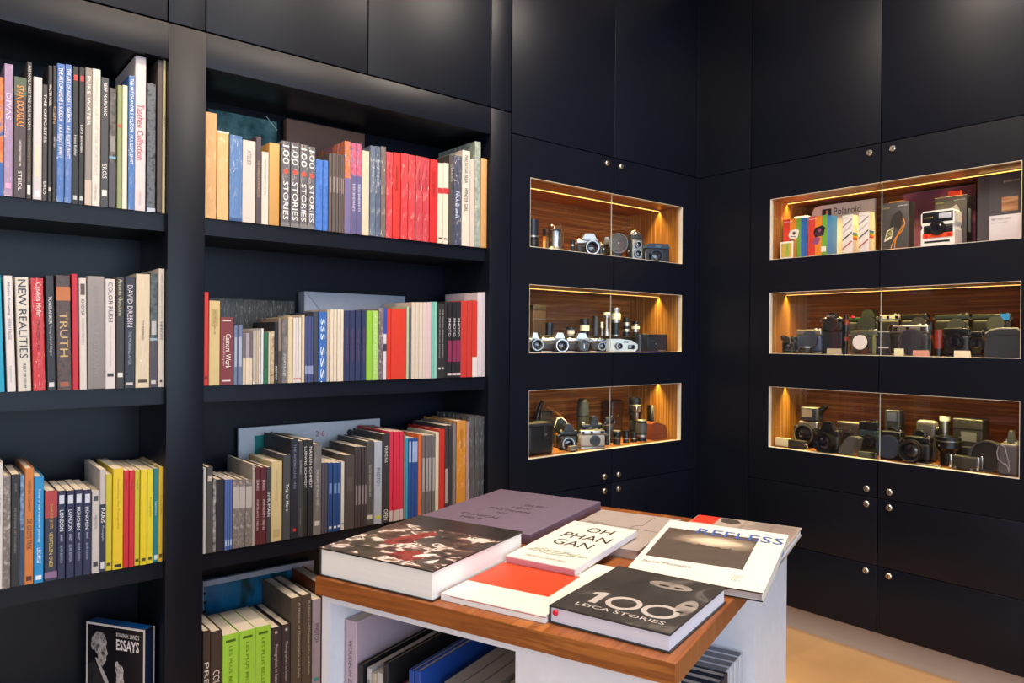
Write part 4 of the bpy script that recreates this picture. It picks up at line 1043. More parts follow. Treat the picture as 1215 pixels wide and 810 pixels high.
# ---- books lying on the table
TOPG = 'art books lying on the table'
def flat(name, label, s0, d0, w, l, z, h, rot, cover, spine='left', style='h', pagec='#f2ece4', tilt=0.0, top=None, cat='book'):
    t = thing(name, label, cat, tp(s0, d0, z), 0, TOPG)
    t.rotation_euler = (tilt, 0, TR + math.radians(rot))
    th = .0026 if style == 'h' else .0009
    ov = .003 if style == 'h' else 0
    if style == 'x':
        obj('case', MB().box(0, 0, 0, w, l, h, .002), cover, t)
        return t
    cv = MB()
    cv.box(0, 0, 0, w, l, th); cv.box(0, 0, h - th, w, l, h)
    pg = [ov, ov, w - ov, l - ov]
    if spine == 'left': cv.box(0, 0, th, th, l, h - th); pg[0] = th
    elif spine == 'right': cv.box(w - th, 0, th, w, l, h - th); pg[2] = w - th
    elif spine == 'front': cv.box(0, 0, th, w, th, h - th); pg[1] = th
    obj('cover', cv, cover, t)
    obj('pages', MB().box(pg[0], pg[1], th, pg[2], pg[3], h - th), pages_flat(pagec), t)
    return t
def ftext(t, h, items, col, name='title'):
    mb = MB()
    for s, x, y, L, hh in items:
        text_into(mb, s, (x, y, h + .0005), (1, 0, 0), (0, 1, 0), L, hh)
    obj(name, mb, paper(col, .5, 'ink'), t)
def fquad(t, name, x0, y0, x1, y1, h, mt):
    return obj(name, MB().box(x0, y0, h - .0008, x1, y1, h + .0003), mt, t)

big = flat('art_book', 'thick book with dark red and white painting cover, left front on the table', .003, .008, .276, .318, ZT + .0004, .0548, .3, paper('#2e2927', .3))
def painting(name, stops, scale, stretch, warp=1.5, rough=.3, loc=(0, 0, 0)):
    k = ('painting', name)
    if k in MATS: return MATS[k]
    mt, nt, b = new_mat(name)
    v = coords(nt, stretch, loc=loc)
    n = nt.nodes.new('ShaderNodeTexNoise'); n.inputs['Scale'].default_value = scale
    n.inputs['Detail'].default_value = 5; n.inputs['Distortion'].default_value = warp
    link(nt, v, n.inputs['Vector'])
    link(nt, ramp(nt, n.outputs['Fac'], stops), b.inputs['Base Color'])
    b.inputs['Roughness'].default_value = rough
    MATS[k] = mt
    return mt
fquad(big, 'cover_picture', .0, .0, .2755, .235, .0548, painting('crowd_painting', [(.3, '#2a2422'), (.48, '#473c37'), (.53, '#5a4b44'), (.555, '#8a6a60'), (.58, '#cdb8ae'), (.62, '#e8dcd4'), (.68, '#5a4a44')], 24, (1, 1.5, 1), .8))
obj('white_highlight', MB().prism([(.19, .05), (.215, .058), (.222, .085), (.2, .075)], .0546, .0556, 'xy').prism([(.228, .03), (.25, .034), (.246, .06)], .0546, .0556, 'xy'), paper('#e4dad4', .3), big)
obj('red_figure', MB().prism([(.075, .1), (.1, .09), (.13, .12), (.125, .165), (.14, .2), (.115, .215), (.1, .18), (.085, .15)], .0546, .0552, 'xy').prism([(.14, .03), (.2, .02), (.22, .06), (.18, .09), (.15, .07)], .0546, .0552, 'xy'), photo('#6e1f1e', '#8c3a34', '#4a1c1a', 30), big)

pur = flat('boxed_book', 'large mauve cloth book box with dark lettering, back left on the table', -.077, .413, .320, .402, ZT + .0004, .0236, 1.0, paper('#66576a', .55), style='x')
LET = '#41333a'
ftext(pur, .0236, [('GLEN', .165, .245, .065, .018), ('LOW', .15, .205, .055, .018), ('PASTILAN', .1, .17, .12, .018), ('NY', .145, .135, .03, .016), ('CLINICAL', .07, .085, .115, .018), ('HELP', .09, .055, .06, .016)], LET)

gry = flat('art_book', 'plain grey-beige book behind the white OH PHAN GAN book', .282, .432, .212, .318, ZT + .0004, .02, 2, paper('#a1958f', .5), pagec='#c9b8b0')
obj('cover_drawing', MB().tube([(.01, .17, .0202), (.14, .172, .0202), (.21, .165, .0202)], .0006, 5).tube([(.13, .175, .0202), (.135, .2, .0202), (.15, .21, .0202), (.148, .25, .0202), (.15, .3, .0202)], .0007, 5).tube([(.15, .172, .0202), (.155, .158, .0202)], .0009, 5), paper('#6a5c58', .5), gry)
ftext(gry, .02, [('NUDE', .02, .176, .04, .012)], '#6a5e58')

rw = flat('exhibition_catalogue', 'white softcover with big orange-red square, front middle of the table', .284, .027, .210, .305, ZT + .0004, .0118, .6, paper('#e4dcd0', .45), style='s')
fquad(rw, 'red_square', .0, .084, .172, .215, .0118, paper('#d2421c', .45))
obj('red_spine_edge', MB().box(-.0006, 0, .001, .0004, .305, .0116), paper('#b03a34', .5), rw)
obj('red_endpaper', MB().box(.02, -.0006, .0094, .2115, .0006, .0104), paper('#b8482c', .5), rw)

oh = flat('art_book', 'white book titled OH PHAN GAN lying on the orange-square catalogue', .287, .244, .158, .292, ZT + .0128, .0136, -2, paper('#e2dacd', .5), spine='front', style='s', pagec='#e4dee4', tilt=math.radians(2.4))
obj('pink_edge', MB().box(.0002, -.0012, .0004, .1576, .0008, .0126, .0005), paper('#c0848c', .5), oh)
ftext(oh, .0136, [('OH', .06, .226, .062, .036), ('PHAN', .03, .17, .112, .036), ('GAN', .035, .118, .09, .036)], '#24201e')
ftext(oh, .0136, [('MARION MARTENS', .03, .022, .095, .008)], '#8a827a', 'author')
dr = MB()
random.seed(3)
for i in range(16):
    x = .02 + i * .0075
    dr.tube([(x, .062 + random.uniform(-.004, .008), .0138), (x + .008, .07 + random.uniform(-.006, .012), .0138), (x + .017, .066 + random.uniform(-.006, .008), .0138)], .0009, 5)
dr.tube([(.015, .06, .0138), (.07, .052, .0138), (.14, .066, .0138)], .0011, 5)
obj('cover_drawing', dr, paper('#8d917c', .5), oh)

lc = flat('art_book', 'dark grey hardcover with large 100, nearest corner of the table', .497, .037, .21, .259, ZT + .0004, .0289, -3, paper('#332f2f', .45), pagec='#e6dfe6')
fquad(lc, 'cover_picture', .001, .001, .209, .258, .0289, painting('grey_portrait_collage', [(.36, '#262322'), (.52, '#322e2c'), (.6, '#3f3a37'), (.66, '#5e5853'), (.72, '#383331')], 9, (1.2, 1, 1), 1.2, .45))
obj('numeral_one', MB().prism([(.045, .05), (.058, .05), (.058, .106), (.049, .106), (.034, .098), (.034, .088), (.045, .092)], .0289, .0296, 'xy'), paper('#b3a9a3', .5, 'ink'), lc)
for i, x in enumerate((.098, .162)):
    obj('numeral_ring', MB().lathe([(.0305, .0), (.0305, .0006), (.0215, .0006), (.0215, 0)], (x, .077, .0290), 'z', 40), paper('#b3a9a3', .5, 'ink'), lc)
ftext(lc, .0292, [('LEICA STORIES', .033, .027, .155, .0125)], '#c2b8b2', 'subtitle')
obj('ribbon', MB().lathe([(0, 0), (.005, 0), (.004, .003), (0, .004)], (.013, -.0004, .019), 'y', 12), gloss('#d0182c', .35), lc)
face = MB()
def ell(cx, cy, rx, ry, n=20, a0=0):
    return [(cx + rx * math.cos(2 * PI * i / n), cy + ry * math.sin(2 * PI * i / n)) for i in range(n)]
face.prism(ell(.128, .205, .04, .018), .0286, .02935, 'xy').prism(ell(.19, .115, .016, .04), .0286, .02935, 'xy')
obj('pale_faces', face, painting('grey_faces', [(.3, '#4a4340'), (.5, '#8a807a'), (.7, '#a79d96')], 20, (1, 1, 1), 1), lc)
obj('dark_eyes', MB().prism(ell(.118, .2, .01, .004), .029, .0296, 'xy').prism(ell(.145, .2, .009, .004), .029, .0296, 'xy').prism(ell(.19, .128, .008, .003), .029, .0296, 'xy').prism(ell(.188, .092, .007, .003), .029, .0296, 'xy'), paper('#2a2523', .4), lc)

b8 = flat('art_book', 'beige room-picture book with a red corner, under the REFLESS book', .508, .486, .250, .352, ZT + .0004, .0185, 1, paper('#a79890', .4), spine='left', pagec='#efe9e6')
fquad(b8, 'cover_picture', .004, .004, .246, .348, .0185, painting('pale_room_picture', [(.35, '#8d7f76'), (.5, '#b9a89c'), (.62, '#cdbcae')], 5, (1, 1, 1), .4))
fquad(b8, 'red_corner', .002, .27, .058, .35, .0188, paper('#d63a28', .4))
obj('dark_curtain', MB().prism([(.06, .346), (.1, .344), (.115, .318), (.095, .296), (.07, .304)], .0183, .0191, 'xy'), paper('#4a423e', .4), b8)
wl = MB()
for x in (.12, .124, .185, .19): wl.box(x, .24, .0183, x + .0015, .346, .0189)
wl.box(.12, .325, .0183, .244, .3265, .0189)
obj('wall_moulding', wl, paper('#7c6e66', .4), b8)

rfl = flat('art_book', 'white book titled REFLESS with a dark cloudy picture, right side of the table', .518, .312, .258, .302, ZT + .0006, .0176, 2.5, paper('#e4dccf', .4), spine='right', pagec='#b8a8a4', tilt=math.radians(6.6))
obj('board_edge', MB().box(.0, -.0006, .0001, .2574, .0008, .0026).box(.0, -.0006, .015, .2574, .0008, .0175), paper('#26201f', .4), rfl)
def cloud_pic():
    mt, nt, b = new_mat('cloudy_mountain_picture')
    tc = nt.nodes.new('ShaderNodeTexCoord')
    mp = nt.nodes.new('ShaderNodeMapping'); mp.vector_type = 'POINT'
    mp.inputs['Location'].default_value = (-.125 * 9, -.205 * 22, 0); mp.inputs['Scale'].default_value = (9, 22, 0)
    link(nt, tc.outputs['Object'], mp.inputs['Vector'])
    gr = nt.nodes.new('ShaderNodeTexGradient'); gr.gradient_type = 'SPHERICAL'
    link(nt, mp.outputs['Vector'], gr.inputs['Vector'])
    n = noise(nt, coords(nt, (30, 60, 1)), 1, 5, .6)
    ad = nt.nodes.new('ShaderNodeMath'); ad.operation = 'MULTIPLY_ADD'; ad.inputs[1].default_value = .5
    link(nt, n, ad.inputs[0]); link(nt, gr.outputs['Fac'], ad.inputs[2])
    link(nt, ramp(nt, ad.outputs[0], [(.2, '#4f433b'), (.45, '#5f5148'), (.7, '#94826f'), (1.0, '#d9c4a8')]), b.inputs['Base Color'])
    b.inputs['Roughness'].default_value = .4
    return mt
fquad(rfl, 'cover_picture', .012, .085, .205, .255, .0176, cloud_pic())
rg = MB()
random.seed(5)
px_ = [.05 + i * .006 for i in range(20)]
rg.prism([(px_[0], .168)] + [(x, .178 + random.uniform(-.004, .006)) for x in px_] + [(px_[-1], .168)], .0176, .0181, 'xy')
obj('mountain_ridge', rg, paper('#51443b', .4), rfl)
ftext(rfl, .0181, [('REFLESS', .075, .238, .18, .034)], '#3c5a9c')
ftext(rfl, .0176, [('Jacek Michalak', .015, .052, .1, .013)], '#5a5450', 'author')
ftext(rfl, .0176, [('MUSEUM', .188, .05, .026, .006), ('OF', .194, .04, .014, .006), ('ART', .193, .03, .018, .006)], '#9a928c', 'publisher_mark')
obj('spine_letters', MB().box(.2574, .205, .004, .2584, .235, .008).box(.2574, .18, .004, .2584, .19, .009), paper('#3c5a9c', .4, 'ink'), rfl)

# ------------------------------------------------------------------ things in the lit cases
CASES = {'L': ['upper case, left cabinet', 'middle case, left cabinet', 'lower case, left cabinet'],
         'R': ['upper case, right cabinet', 'middle case, right cabinet', 'lower case, right cabinet']}
BLK, CHR, DRK = '#151517', '#b2afa9', '#2b2a2c'
def lea(c=BLK): return leather(c, .42)
def chrome(): return metal(CHR, .34)
def blackm(): return gloss('#111113', .32)

class Slot:
    """where a thing stands: case side and row, the pixels its front spans, and how far behind the door face"""
    def __init__(s, side, row_, px0, px1, py, dy, zo=0.0):
        ax = 1 if side == 'L' else 0
        z0 = ROWS[row_][0]
        a = at(px0, py, ax, dy); b = at(px1, py, ax, dy)
        if side == 'L': a.x = max(a.x, -1.1170); b.x = min(b.x, -.1400)      # inside the side walls of the case
        else: a.y = min(a.y, -.2985 - .1000); b.y = max(b.y, -1.3760)
        s.h = min(at((px0 + px1) / 2, py, ax, dy).z, ROWS[row_][1] - .012) - z0 - zo
        vd = at((px0 + px1) / 2, py, ax, dy) - CAM; vd.z = 0; vd.normalize()
        s.wf = ((b.x - a.x) if side == 'L' else (a.y - b.y)) * abs(vd[ax])      # width square to the line of sight
        if side == 'L': s.w = b.x - a.x; s.loc = ((a.x + b.x) / 2, dy, z0 + zo + .0003); s.rz = 0
        else: s.w = a.y - b.y; s.loc = (dy, (a.y + b.y) / 2, z0 + zo + .0003); s.rz = -PI / 2
        s.place = CASES[side][row_]; s.group = 'things in the ' + s.place
        s.ax, s.dy, s.side, s.z = ax, dy, side, z0 + zo
    def x(s, px, py, off=0):
        p = at(px, py, s.ax, s.dy + off)
        return p.x - s.loc[0] if s.side == 'L' else s.loc[1] - p.y
    def zz(s, px, py, off=0):
        return at(px, py, s.ax, s.dy + off).z - s.z
    def face(s):
        """turned towards the room, as the cameras on the left wall stand"""
        if s.side == 'L' and s.rz == 0:
            s.rz = -math.radians(26); s.w = s.wf / math.cos(math.radians(18))
        return s
    def thing(s, name, label, cat):
        return thing(name, '%s, %s' % (label, s.place), cat, s.loc, s.rz, s.group)

def lens_on(t, x, z, r, L, ring=CHR, cap=None, y=0, rings=2, glass=True, barrel=None):
    """lens pointing out of the front (-y) of a camera"""
    pr = [(r * .92, 0), (r * .92, L * .3), (r, L * .3), (r, L * .62), (r * .94, L * .62), (r * .94, L), (r * .74, L), (r * .66, L * .72), (0, L * .72)]
    lb = obj('lens', MB().lathe(pr, (x, y, z), 'y', 30), barrel or blackm(), t)
    if ring:
        obj('lens_ring', MB().ring((x, y - L * .93, z), r * .97, r * .14, L * .08, 'y', 30), metal(dk(ring, .6), .3), lb)
        if rings > 1: obj('lens_ring', MB().ring((x, y - L * .3, z), r * 1.02, r * .1, L * .07, 'y', 30), metal(dk(ring, .6), .34), lb)
    if cap:
        obj('lens_cap', MB().lathe([(r * .95, L * .9), (r * .95, L * 1.12), (r * .82, L * 1.16), (0, L * 1.16)], (x, y, z), 'y', 30), cap, lb)
    elif glass:
        obj('front_glass', MB().lathe([(r * .64, L * .74), (r * .45, L * .82), (r * .2, L * .86), (0, L * .87)], (x, y, z), 'y', 26), gloss('#15121c', .04, 1), lb)
    return lb

def dial(t, x, y, z, r, h, mt):
    obj('dial', MB().lathe([(r, 0), (r, h * .8), (r * .85, h), (0, h)], (x, y, z), 'z', 20), mt, t)

def camera(s, label, w=None, h=None, d=.035, body=BLK, top='chrome', lens=(.0, .42, .33), L=.03, ring=CHR, cap=None,
           hump=None, window=False, name='film_camera', flat_top=False, accent=None, bottom=True):
    s.face(); w = w or s.w; h = h or s.h
    t = s.thing(name, label, 'camera')
    hb = h * (.72 if hump else .97)
    th = hb * .24
    tm = chrome() if top == 'chrome' else (blackm() if top == 'black' else paper(top, .4))
    r = min(.012, d * .45)
    obj('body', MB().box(-w / 2, 0, hb * .07, w / 2, d, hb - th, r, 3), lea(body), t)
    obj('top_plate', MB().box(-w / 2 + .0005, .0015, hb - th, w / 2 - .0005, d - .0015, hb, .004), tm, t)
    if bottom: obj('bottom_plate', MB().box(-w / 2 + .0005, .001, 0, w / 2 - .0005, d - .001, hb * .075, .002), tm, t)
    if hump:
        a, b = hump[0] * w, hump[1] * w
        k = (b - a) * .22
        obj('prism_housing', MB().prism([(a, hb - .001), (b, hb - .001), (b - k, h * .99), (a + k, h * .99)], -.004, d * .8, 'xz'), tm, t)
        obj('hot_shoe', MB().box((a + b) / 2 - .006, d * .25, h * .985, (a + b) / 2 + .006, d * .65, h), metal('#8a8884', .35), t)
        dial(t, -w * .36, d * .5, hb, w * .07, hb * .07, chrome()); dial(t, w * .3, d * .5, hb, w * .065, hb * .08, tm)
        obj('advance_lever', MB().box(w * .36, d * .3, hb, w * .48, d * .45, hb + .003, .001), chrome(), t)
    else:
        dial(t, w * .22, d * .5, hb, w * .06, hb * .06, tm)
        dial(t, w * .38, d * .5, hb, w * .045, hb * .05, chrome())
    if window:
        for a, b in ((-.46, -.34), (-.1, .0), (.3, .45)):
            fr = obj('viewfinder_window', MB().box(a * w, -.0006, hb - th * .8, b * w, .002, hb - th * .2), gloss('#101014', .08, 1), t)
    if accent:
        obj('red_badge', MB().cyl((accent[0] * w, .0015, accent[1] * h), h * .05, .002, 'y', 16), gloss('#d2202c', .3), t)
    if lens:
        lr, lz = lens[2], lens[1]
        if lr * 1.03 > lz: lr = lz = (lr + lz) / 2; lr *= .96
        lens_on(t, lens[0] * w, lz * h, lr * h, L, ring, cap)
    obj('strap_lug', MB().ring((-w / 2 - .001, .004, hb * .8), .004, .0012, .002, 'y', 12).ring((w / 2 + .001, .004, hb * .8), .004, .0012, .002, 'y', 12), chrome(), t)
    return t

def tlr(s, label, d=.06, chrome_hood=True):
    s.face(); w, h = s.w, s.h
    t = s.thing('twin_lens_camera', label, 'camera')
    obj('body', MB().box(-w / 2, 0, 0, w / 2, d, h * .7, .004), lea(), t)
    obj('face_plate', MB().box(-w * .42, -.006, h * .04, w * .42, 0, h * .66, .002), metal('#8d8a86', .4), t)
    obj('hood', MB().box(-w * .46, .004, h * .7, w * .46, d - .006, h * .84, .003), lea('#252426'), t)
    if chrome_hood:
        obj('flash_dome', MB().dome((0, d * .5, h * .84), w * .45, h * .16, 'z', 24), metal('#d8d4ce', .2), t)
    for z, r in ((h * .50, w * .24), (h * .21, w * .3)):
        lens_on(t, 0, z, r, .014, '#d2cec8', y=-.006)
    for sx in (-1, 1):
        obj('focus_knob', MB().lathe([(w * .1, 0), (w * .1, .006), (0, .006)], (sx * w / 2 if sx > 0 else -w / 2 - .006, d * .4, h * .3), 'x', 18), chrome(), t)
    return t

def lens_up(s, label, bands, name='camera_lens', cat='lens', dome=False):
    """lens standing on its mount; bands = (height share, radius share, 'c' chrome / 'k' black / 'g' grey / 'w' white)"""
    w, h = s.wf, s.h
    t = s.thing(name, label, cat)
    col = {'c': chrome(), 'k': blackm(), 'g': gloss('#55534f', .35), 'w': gloss('#dcd8d2', .3), 'r': gloss('#7a2a1e', .35), 'n': gloss('#20222c', .3)}
    nm = {'c': 'chrome_ring', 'k': 'barrel', 'g': 'grip_ring', 'w': 'white_band', 'r': 'red_band', 'n': 'barrel'}
    z = 0
    for f, rr, c in bands:
        hh = f * h; r = rr * w / 2
        m_ = MB()
        if c in 'gk' and hh > .012:                       # ribbed grip
            n = max(3, int(hh / .004)); pr = [(0, 0)]
            for i in range(n):
                pr += [(r, hh * i / n), (r, hh * (i + .6) / n), (r * .96, hh * (i + .6) / n), (r * .96, hh * (i + 1) / n)]
            pr += [(0, hh)]
        else: pr = [(0, 0), (r, 0), (r, hh * .9), (r * .97, hh), (0, hh)]
        obj(nm[c], m_.lathe(pr, (0, w / 2, z), 'z', 28), col[c], t)
        z += hh
    return t

def pouch(s, label, c, d=.05, flap=True, name='leather_case', snap=True):
    w, h = s.w, s.h
    t = s.thing(name, label, 'case')
    obj('body', MB().box(-w / 2, 0, 0, w / 2, d, h, min(.014, w * .2), 3), leather(c), t)
    if flap:
        k = lin(c)
        obj('flap', MB().box(-w / 2 - .0015, -.0022, h * .52, w / 2 + .0015, d + .001, h + .0015, min(.013, w * .18), 3), leather(c, .36), t)
        obj('stitching', MB().tube([(-w * .44, -.0026, h * .56), (w * .44, -.0026, h * .56)], .0007, 5), paper('#6a5a4a', .6), t)
    if snap: obj('snap', MB().lathe([(.005, 0), (.0045, .002), (0, .003)], (0, -.002, h * .6), 'y', 16), chrome(), t)
    return t

def pkg(s, label, d, front, side='#202022', stripes=None, side_stripes=None, name='camera_box'):
    w, h = s.w, s.h
    t = s.thing(name, label, 'box')
    obj('carton', MB().box(-w / 2, 0, 0, w / 2, d, h, .0012), paper(front, .4), t)
    if stripes:
        for a, b, c in stripes:
            obj('front_stripe', MB().box(-w / 2 + a * w, -.0006, .001, -w / 2 + b * w, .0006, h - .001), paper(c, .4), t)
    for sx in ((w / 2,), (-w / 2,)):
        x = sx[0]
        obj('side_print', MB().box(min(x, x * 1.002), .001, .001, max(x, x + (.0005 if x > 0 else -.0005)), d - .001, h - .001), paper(side, .4), t)
    return t
def stext(t, s_, x, z, L, hh, col, name='lettering', y=-.0012):
    mb = MB(); text_into(mb, s_, (x, y, z), (1, 0, 0), (0, 0, 1), L, hh)
    obj(name, mb, paper(col, .4, 'ink'), t)

# ===== left cabinet, upper case
s = Slot('L', 0, 629, 645, 260, .07)
lens_up(s, 'tall black lens with a thin silver ring at the left edge', [(.42, 1, 'k'), (.06, 1.02, 'c'), (.04, .9, 'k'), (.48, .96, 'n')])
s = Slot('L', 0, 646.5, 653.5, 271, .15)
s.w = s.wf
t = s.thing('film_canister', 'small orange and cream canister with black lid', 'canister')
obj('canister', MB().lathe([(0, 0), (s.w / 2, 0), (s.w / 2, s.h * .72), (0, s.h * .72)], (0, s.w / 2, 0), 'z', 24), paper('#c98f52', .4), t)
obj('label_band', MB().lathe([(s.w * .505, s.h * .2), (s.w * .505, s.h * .5)], (0, s.w / 2, 0), 'z', 24), paper('#d8c4a8', .4), t)
obj('lid', MB().lathe([(s.w * .53, s.h * .7), (s.w * .53, s.h), (0, s.h)], (0, s.w / 2, 0), 'z', 24), blackm(), t)
s = Slot('L', 0, 654.5, 678, 265.5, .05)
t = s.thing('domed_lens', 'silver lens under a clear round-topped dome', 'lens')
w, h = s.wf, s.h
obj('base', MB().lathe([(0, 0), (w * .5, 0), (w * .5, h * .1), (w * .4, h * .2), (0, h * .2)], (0, w / 2, 0), 'z', 32), metal('#b8b4a4', .3), t)
obj('barrel', MB().lathe([(w * .34, h * .2), (w * .34, h * .78), (w * .3, h * .8), (0, h * .8)], (0, w / 2, 0), 'z', 32), metal('#c8c8ca', .22), t)
obj('barrel_ring', MB().lathe([(w * .341, h * .76), (w * .35, h * .78), (w * .33, h * .81), (0, h * .812)], (0, w / 2, 0), 'z', 32), blackm(), t)
obj('clear_dome', MB().lathe([(w * .46, h * .1), (w * .46, h * .84), (w * .42, h * .93), (w * .34, h * .985), (0, h)], (0, w / 2, 0), 'z', 32), clear('#f0f0f0', .12, 1.6), t)
s = Slot('L', 0, 678.5, 684, 285, .09)
lens_up(s, 'small dark lens between the dome and the chrome-topped camera', [(.6, 1, 'k'), (.12, 1, 'c'), (.28, .9, 'k')])
s = Slot('L', 0, 684.5, 711, 277, .07)
camera(s, 'camera with broad silver prism and large silver-ringed lens', lens=(.08, .3, .38), L=.038, hump=(-.3, .4), ring='#dcdad6')
s = Slot('L', 0, 712, 727, 281, .19)
camera(s, 'grey metal camera half hidden behind the big dark disc', body='#4a4a48', lens=(-.1, .4, .3), hump=(-.25, .25), d=.03)
s = Slot('L', 0, 722, 744, 277, .085)
t = s.face().thing('reflector_flash', 'big round dark grey disc crossing the glass joint', 'flash')
r = min(s.w * .51, s.h * .485)
obj('dish', MB().lathe([(r, 0), (r, .006), (r * .97, .010), (r * .9, .008), (r * .5, .0095), (0, .011)], (0, .0, s.h - r), 'y', 44), gloss('#3c3c3b', .4), t)
obj('rim', MB().ring((0, -.004, s.h - r), r * 1.015, r * .05, .007, 'y', 44), metal('#7c7a76', .35), t)
obj('centre_stud', MB().lathe([(.0045, 0), (.0035, .003), (0, .004)], (0, -.0105, s.h - r), 'y', 14), chrome(), t)
obj('body', MB().box(-r * .55, .001, 0, r * .55, .05, s.h - r * .2, .004), lea(), t)
s = Slot('L', 0, 748.5, 763.5, 272, .05)
tlr(s, 'twin-lens camera with a silver dome on top')
s = Slot('L', 0, 765, 795, 289, .07)
t = s.face().thing('box_camera', 'squarish blue-black camera with hooded lens at the right end', 'camera')
w, h = s.w, s.h
obj('body', MB().box(-w / 2, 0, 0, w / 2, .07, h * .78, .004), lea('#1c2028'), t)
obj('top_cover', MB().prism([(-w / 2 - .001, h * .76), (w / 2 + .001, h * .76), (w * .42, h), (-w * .36, h)], -.004, .072, 'xz'), gloss('#223248', .3), t)
obj('viewfinder_window', MB().box(-w * .1, -.0052, h * .8, w * .12, -.003, h * .94), gloss('#5a6a80', .1, 1), t)
lens_on(t, -w * .1, h * .37, h * .34, .022, '#5a6474')
obj('side_rail', MB().box(-w / 2 - .002, -.004, 0, -w / 2 + .001, .0, h * .6), chrome(), t)

# ===== left cabinet, middle case
s = Slot('L', 1, 628.5, 641, 394.5, .06)
camera(s, 'chrome and black camera cut off by the left edge', lens=(.1, .4, .3), d=.035, hump=(-.3, .3))
s = Slot('L', 1, 642, 671, 394.5, .098)
camera(s, 'left one of two chrome single-lens cameras with wide black lens', lens=(.24, .3, .4), hump=(.06, .46), L=.045, ring='#d8d6d0')
s = Slot('L', 1, 673, 700.5, 395, .07)
t = camera(s, 'right one of two chrome single-lens cameras with black lens cap', lens=(.12, .31, .38), hump=(-.12, .38), L=.03, cap=blackm(), ring='#d8d6d0')
obj('cap_mark', MB().box(.12 * s.w - .0015, -.0362, s.h * .2, .12 * s.w + .0015, -.0346, s.h * .44), paper('#e6e4e0', .4), t)
s = Slot('L', 1, 701.5, 718, 401, .07)
camera(s, 'small chrome rangefinder left of the compact silver camera', lens=(.22, .42, .3), L=.014, window=True)
s = Slot('L', 1, 718.5, 757, 402, .06)
t = s.face().thing('compact_camera', 'compact silver camera with tapering right end', 'camera')
w, h = s.w, s.h
obj('body', MB().prism([(-w / 2, 0), (w * .4, 0), (w / 2, h * .25), (w / 2, h * .6), (w * .3, h * .9), (-w * .05, h), (-w / 2, h)], 0, .045, 'xz'), metal('#b8b2a4', .38), t)
obj('side_band', MB().box(-w / 2 - .0005, -.001, 0, -w * .42, .046, h * .99), metal('#8c877c', .4), t)
lens_on(t, -w * .1, h * .45, h * .28, .014, '#e0dcd4')
obj('flash_window', MB().box(w * .18, -.001, h * .22, w * .4, .002, h * .55, .0008), gloss('#1a1a1c', .1, 1), t)
obj('viewfinder_window', MB().box(w * .05, -.001, h * .7, w * .2, .002, h * .85), gloss('#15151a', .1, 1), t)
obj('red_button', MB().lathe([(.004, 0), (.004, .004), (0, .004)], (-w * .02, .02, h), 'z', 14), gloss('#c8283a', .3), t)
s = Slot('L', 1, 757.5, 767, 396, .07)
lens_up(s, 'dark upright lens tube left of the navy box camera', [(.7, 1, 'n'), (.06, 1.03, 'k'), (.24, .9, 'n')])
s = Slot('L', 1, 769, 792, 396.5, .07)
t = s.thing('box_camera', 'plain navy cube camera with small knobs at the right end', 'camera')
w, h = s.w, s.h
obj('body', MB().box(-w / 2, 0, 0, w / 2, .07, h, .003), lea('#1c2431'), t)
for px, py in ((778, 408), (777.5, 412), (774, 404.5)):
    obj('knob', MB().lathe([(.004, 0), (.0035, .004), (0, .005)], (s.x(px, py), 0, s.zz(px, py)), 'y', 14), chrome(), t)
obj('name_plate', MB().box(w * .02, -.0008, h * .05, w * .42, .001, h * .1), metal('#a8a6a0', .3), t)
obj('shutter_lever', MB().box(w / 2, .01, h * .55, w / 2 + .008, .014, h * .6).box(w / 2, .01, h * .2, w / 2 + .006, .014, h * .24), chrome(), t)
# black riser with the back row
s0 = Slot('L', 1, 636, 765, 396, .15)
t = s0.thing('display_riser', 'low black step under the back row', 'riser')
rh = .074
obj('step', MB().box(-s0.w / 2, 0, 0, s0.w / 2, .16, rh, .002), gloss('#141416', .35), t)
obj('front_lip', MB().box(-s0.w / 2, -.0006, rh - .008, s0.w / 2, .001, rh - .005), metal('#5a5a5a', .4), t)
def up(px0, px1, py, label, bands, dy=.19):
    lens_up(Slot('L', 1, px0, px1, py, dy, rh + .0004), label, bands)
s = Slot('L', 1, 633, 648, 362, .19, rh + .0004)
t = s.thing('camera_bag', 'tall dark brown box with a silver line, back left', 'case')
obj('body', MB().box(-s.w / 2, 0, 0, s.w / 2, .06, s.h, .004), leather('#3a2e28'), t)
obj('silver_line', MB().box(-s.w * .4, -.001, s.h * .52, s.w / 2, .001, s.h * .56), chrome(), t)
obj('lid', MB().box(-s.w * .51, -.001, s.h * .82, s.w * .51, .061, s.h + .001, .002), leather('#2c2624'), t)
up(649, 661.5, 383, 'black stubby lens left of the orange-lit gap', [(.5, .9, 'k'), (.1, .92, 'n'), (.4, 1, 'k')])
up(675.5, 686, 388, 'small white lens with dark cap', [(.2, .7, 'w'), (.5, .85, 'w'), (.3, 1, 'k')])
up(692, 704, 378, 'black and white banded lens', [(.3, .9, 'k'), (.35, .95, 'w'), (.35, 1.05, 'k')])
up(705.5, 713.5, 375, 'slim dark blue-grey lens', [(.6, 1, 'n'), (.4, .9, 'n')], .2)
up(713.8, 717.2, 382, 'tiny silver knobbed tube', [(.6, .5, 'c'), (.4, 1, 'w')])
s = Slot('L', 1, 718.5, 727.5, 370.5, .19, rh + .0004)
lens_up(s, 'slender silver lens flared at both ends', [(.18, 1, 'c'), (.15, .6, 'c'), (.45, .42, 'c'), (.1, .8, 'c'), (.12, 1, 'w')])
up(729, 741, 365, 'tallest silver lens on a black base', [(.06, .8, 'c'), (.42, .85, 'k'), (.12, .92, 'c'), (.2, 1, 'w'), (.12, .86, 'c'), (.08, .95, 'c')])
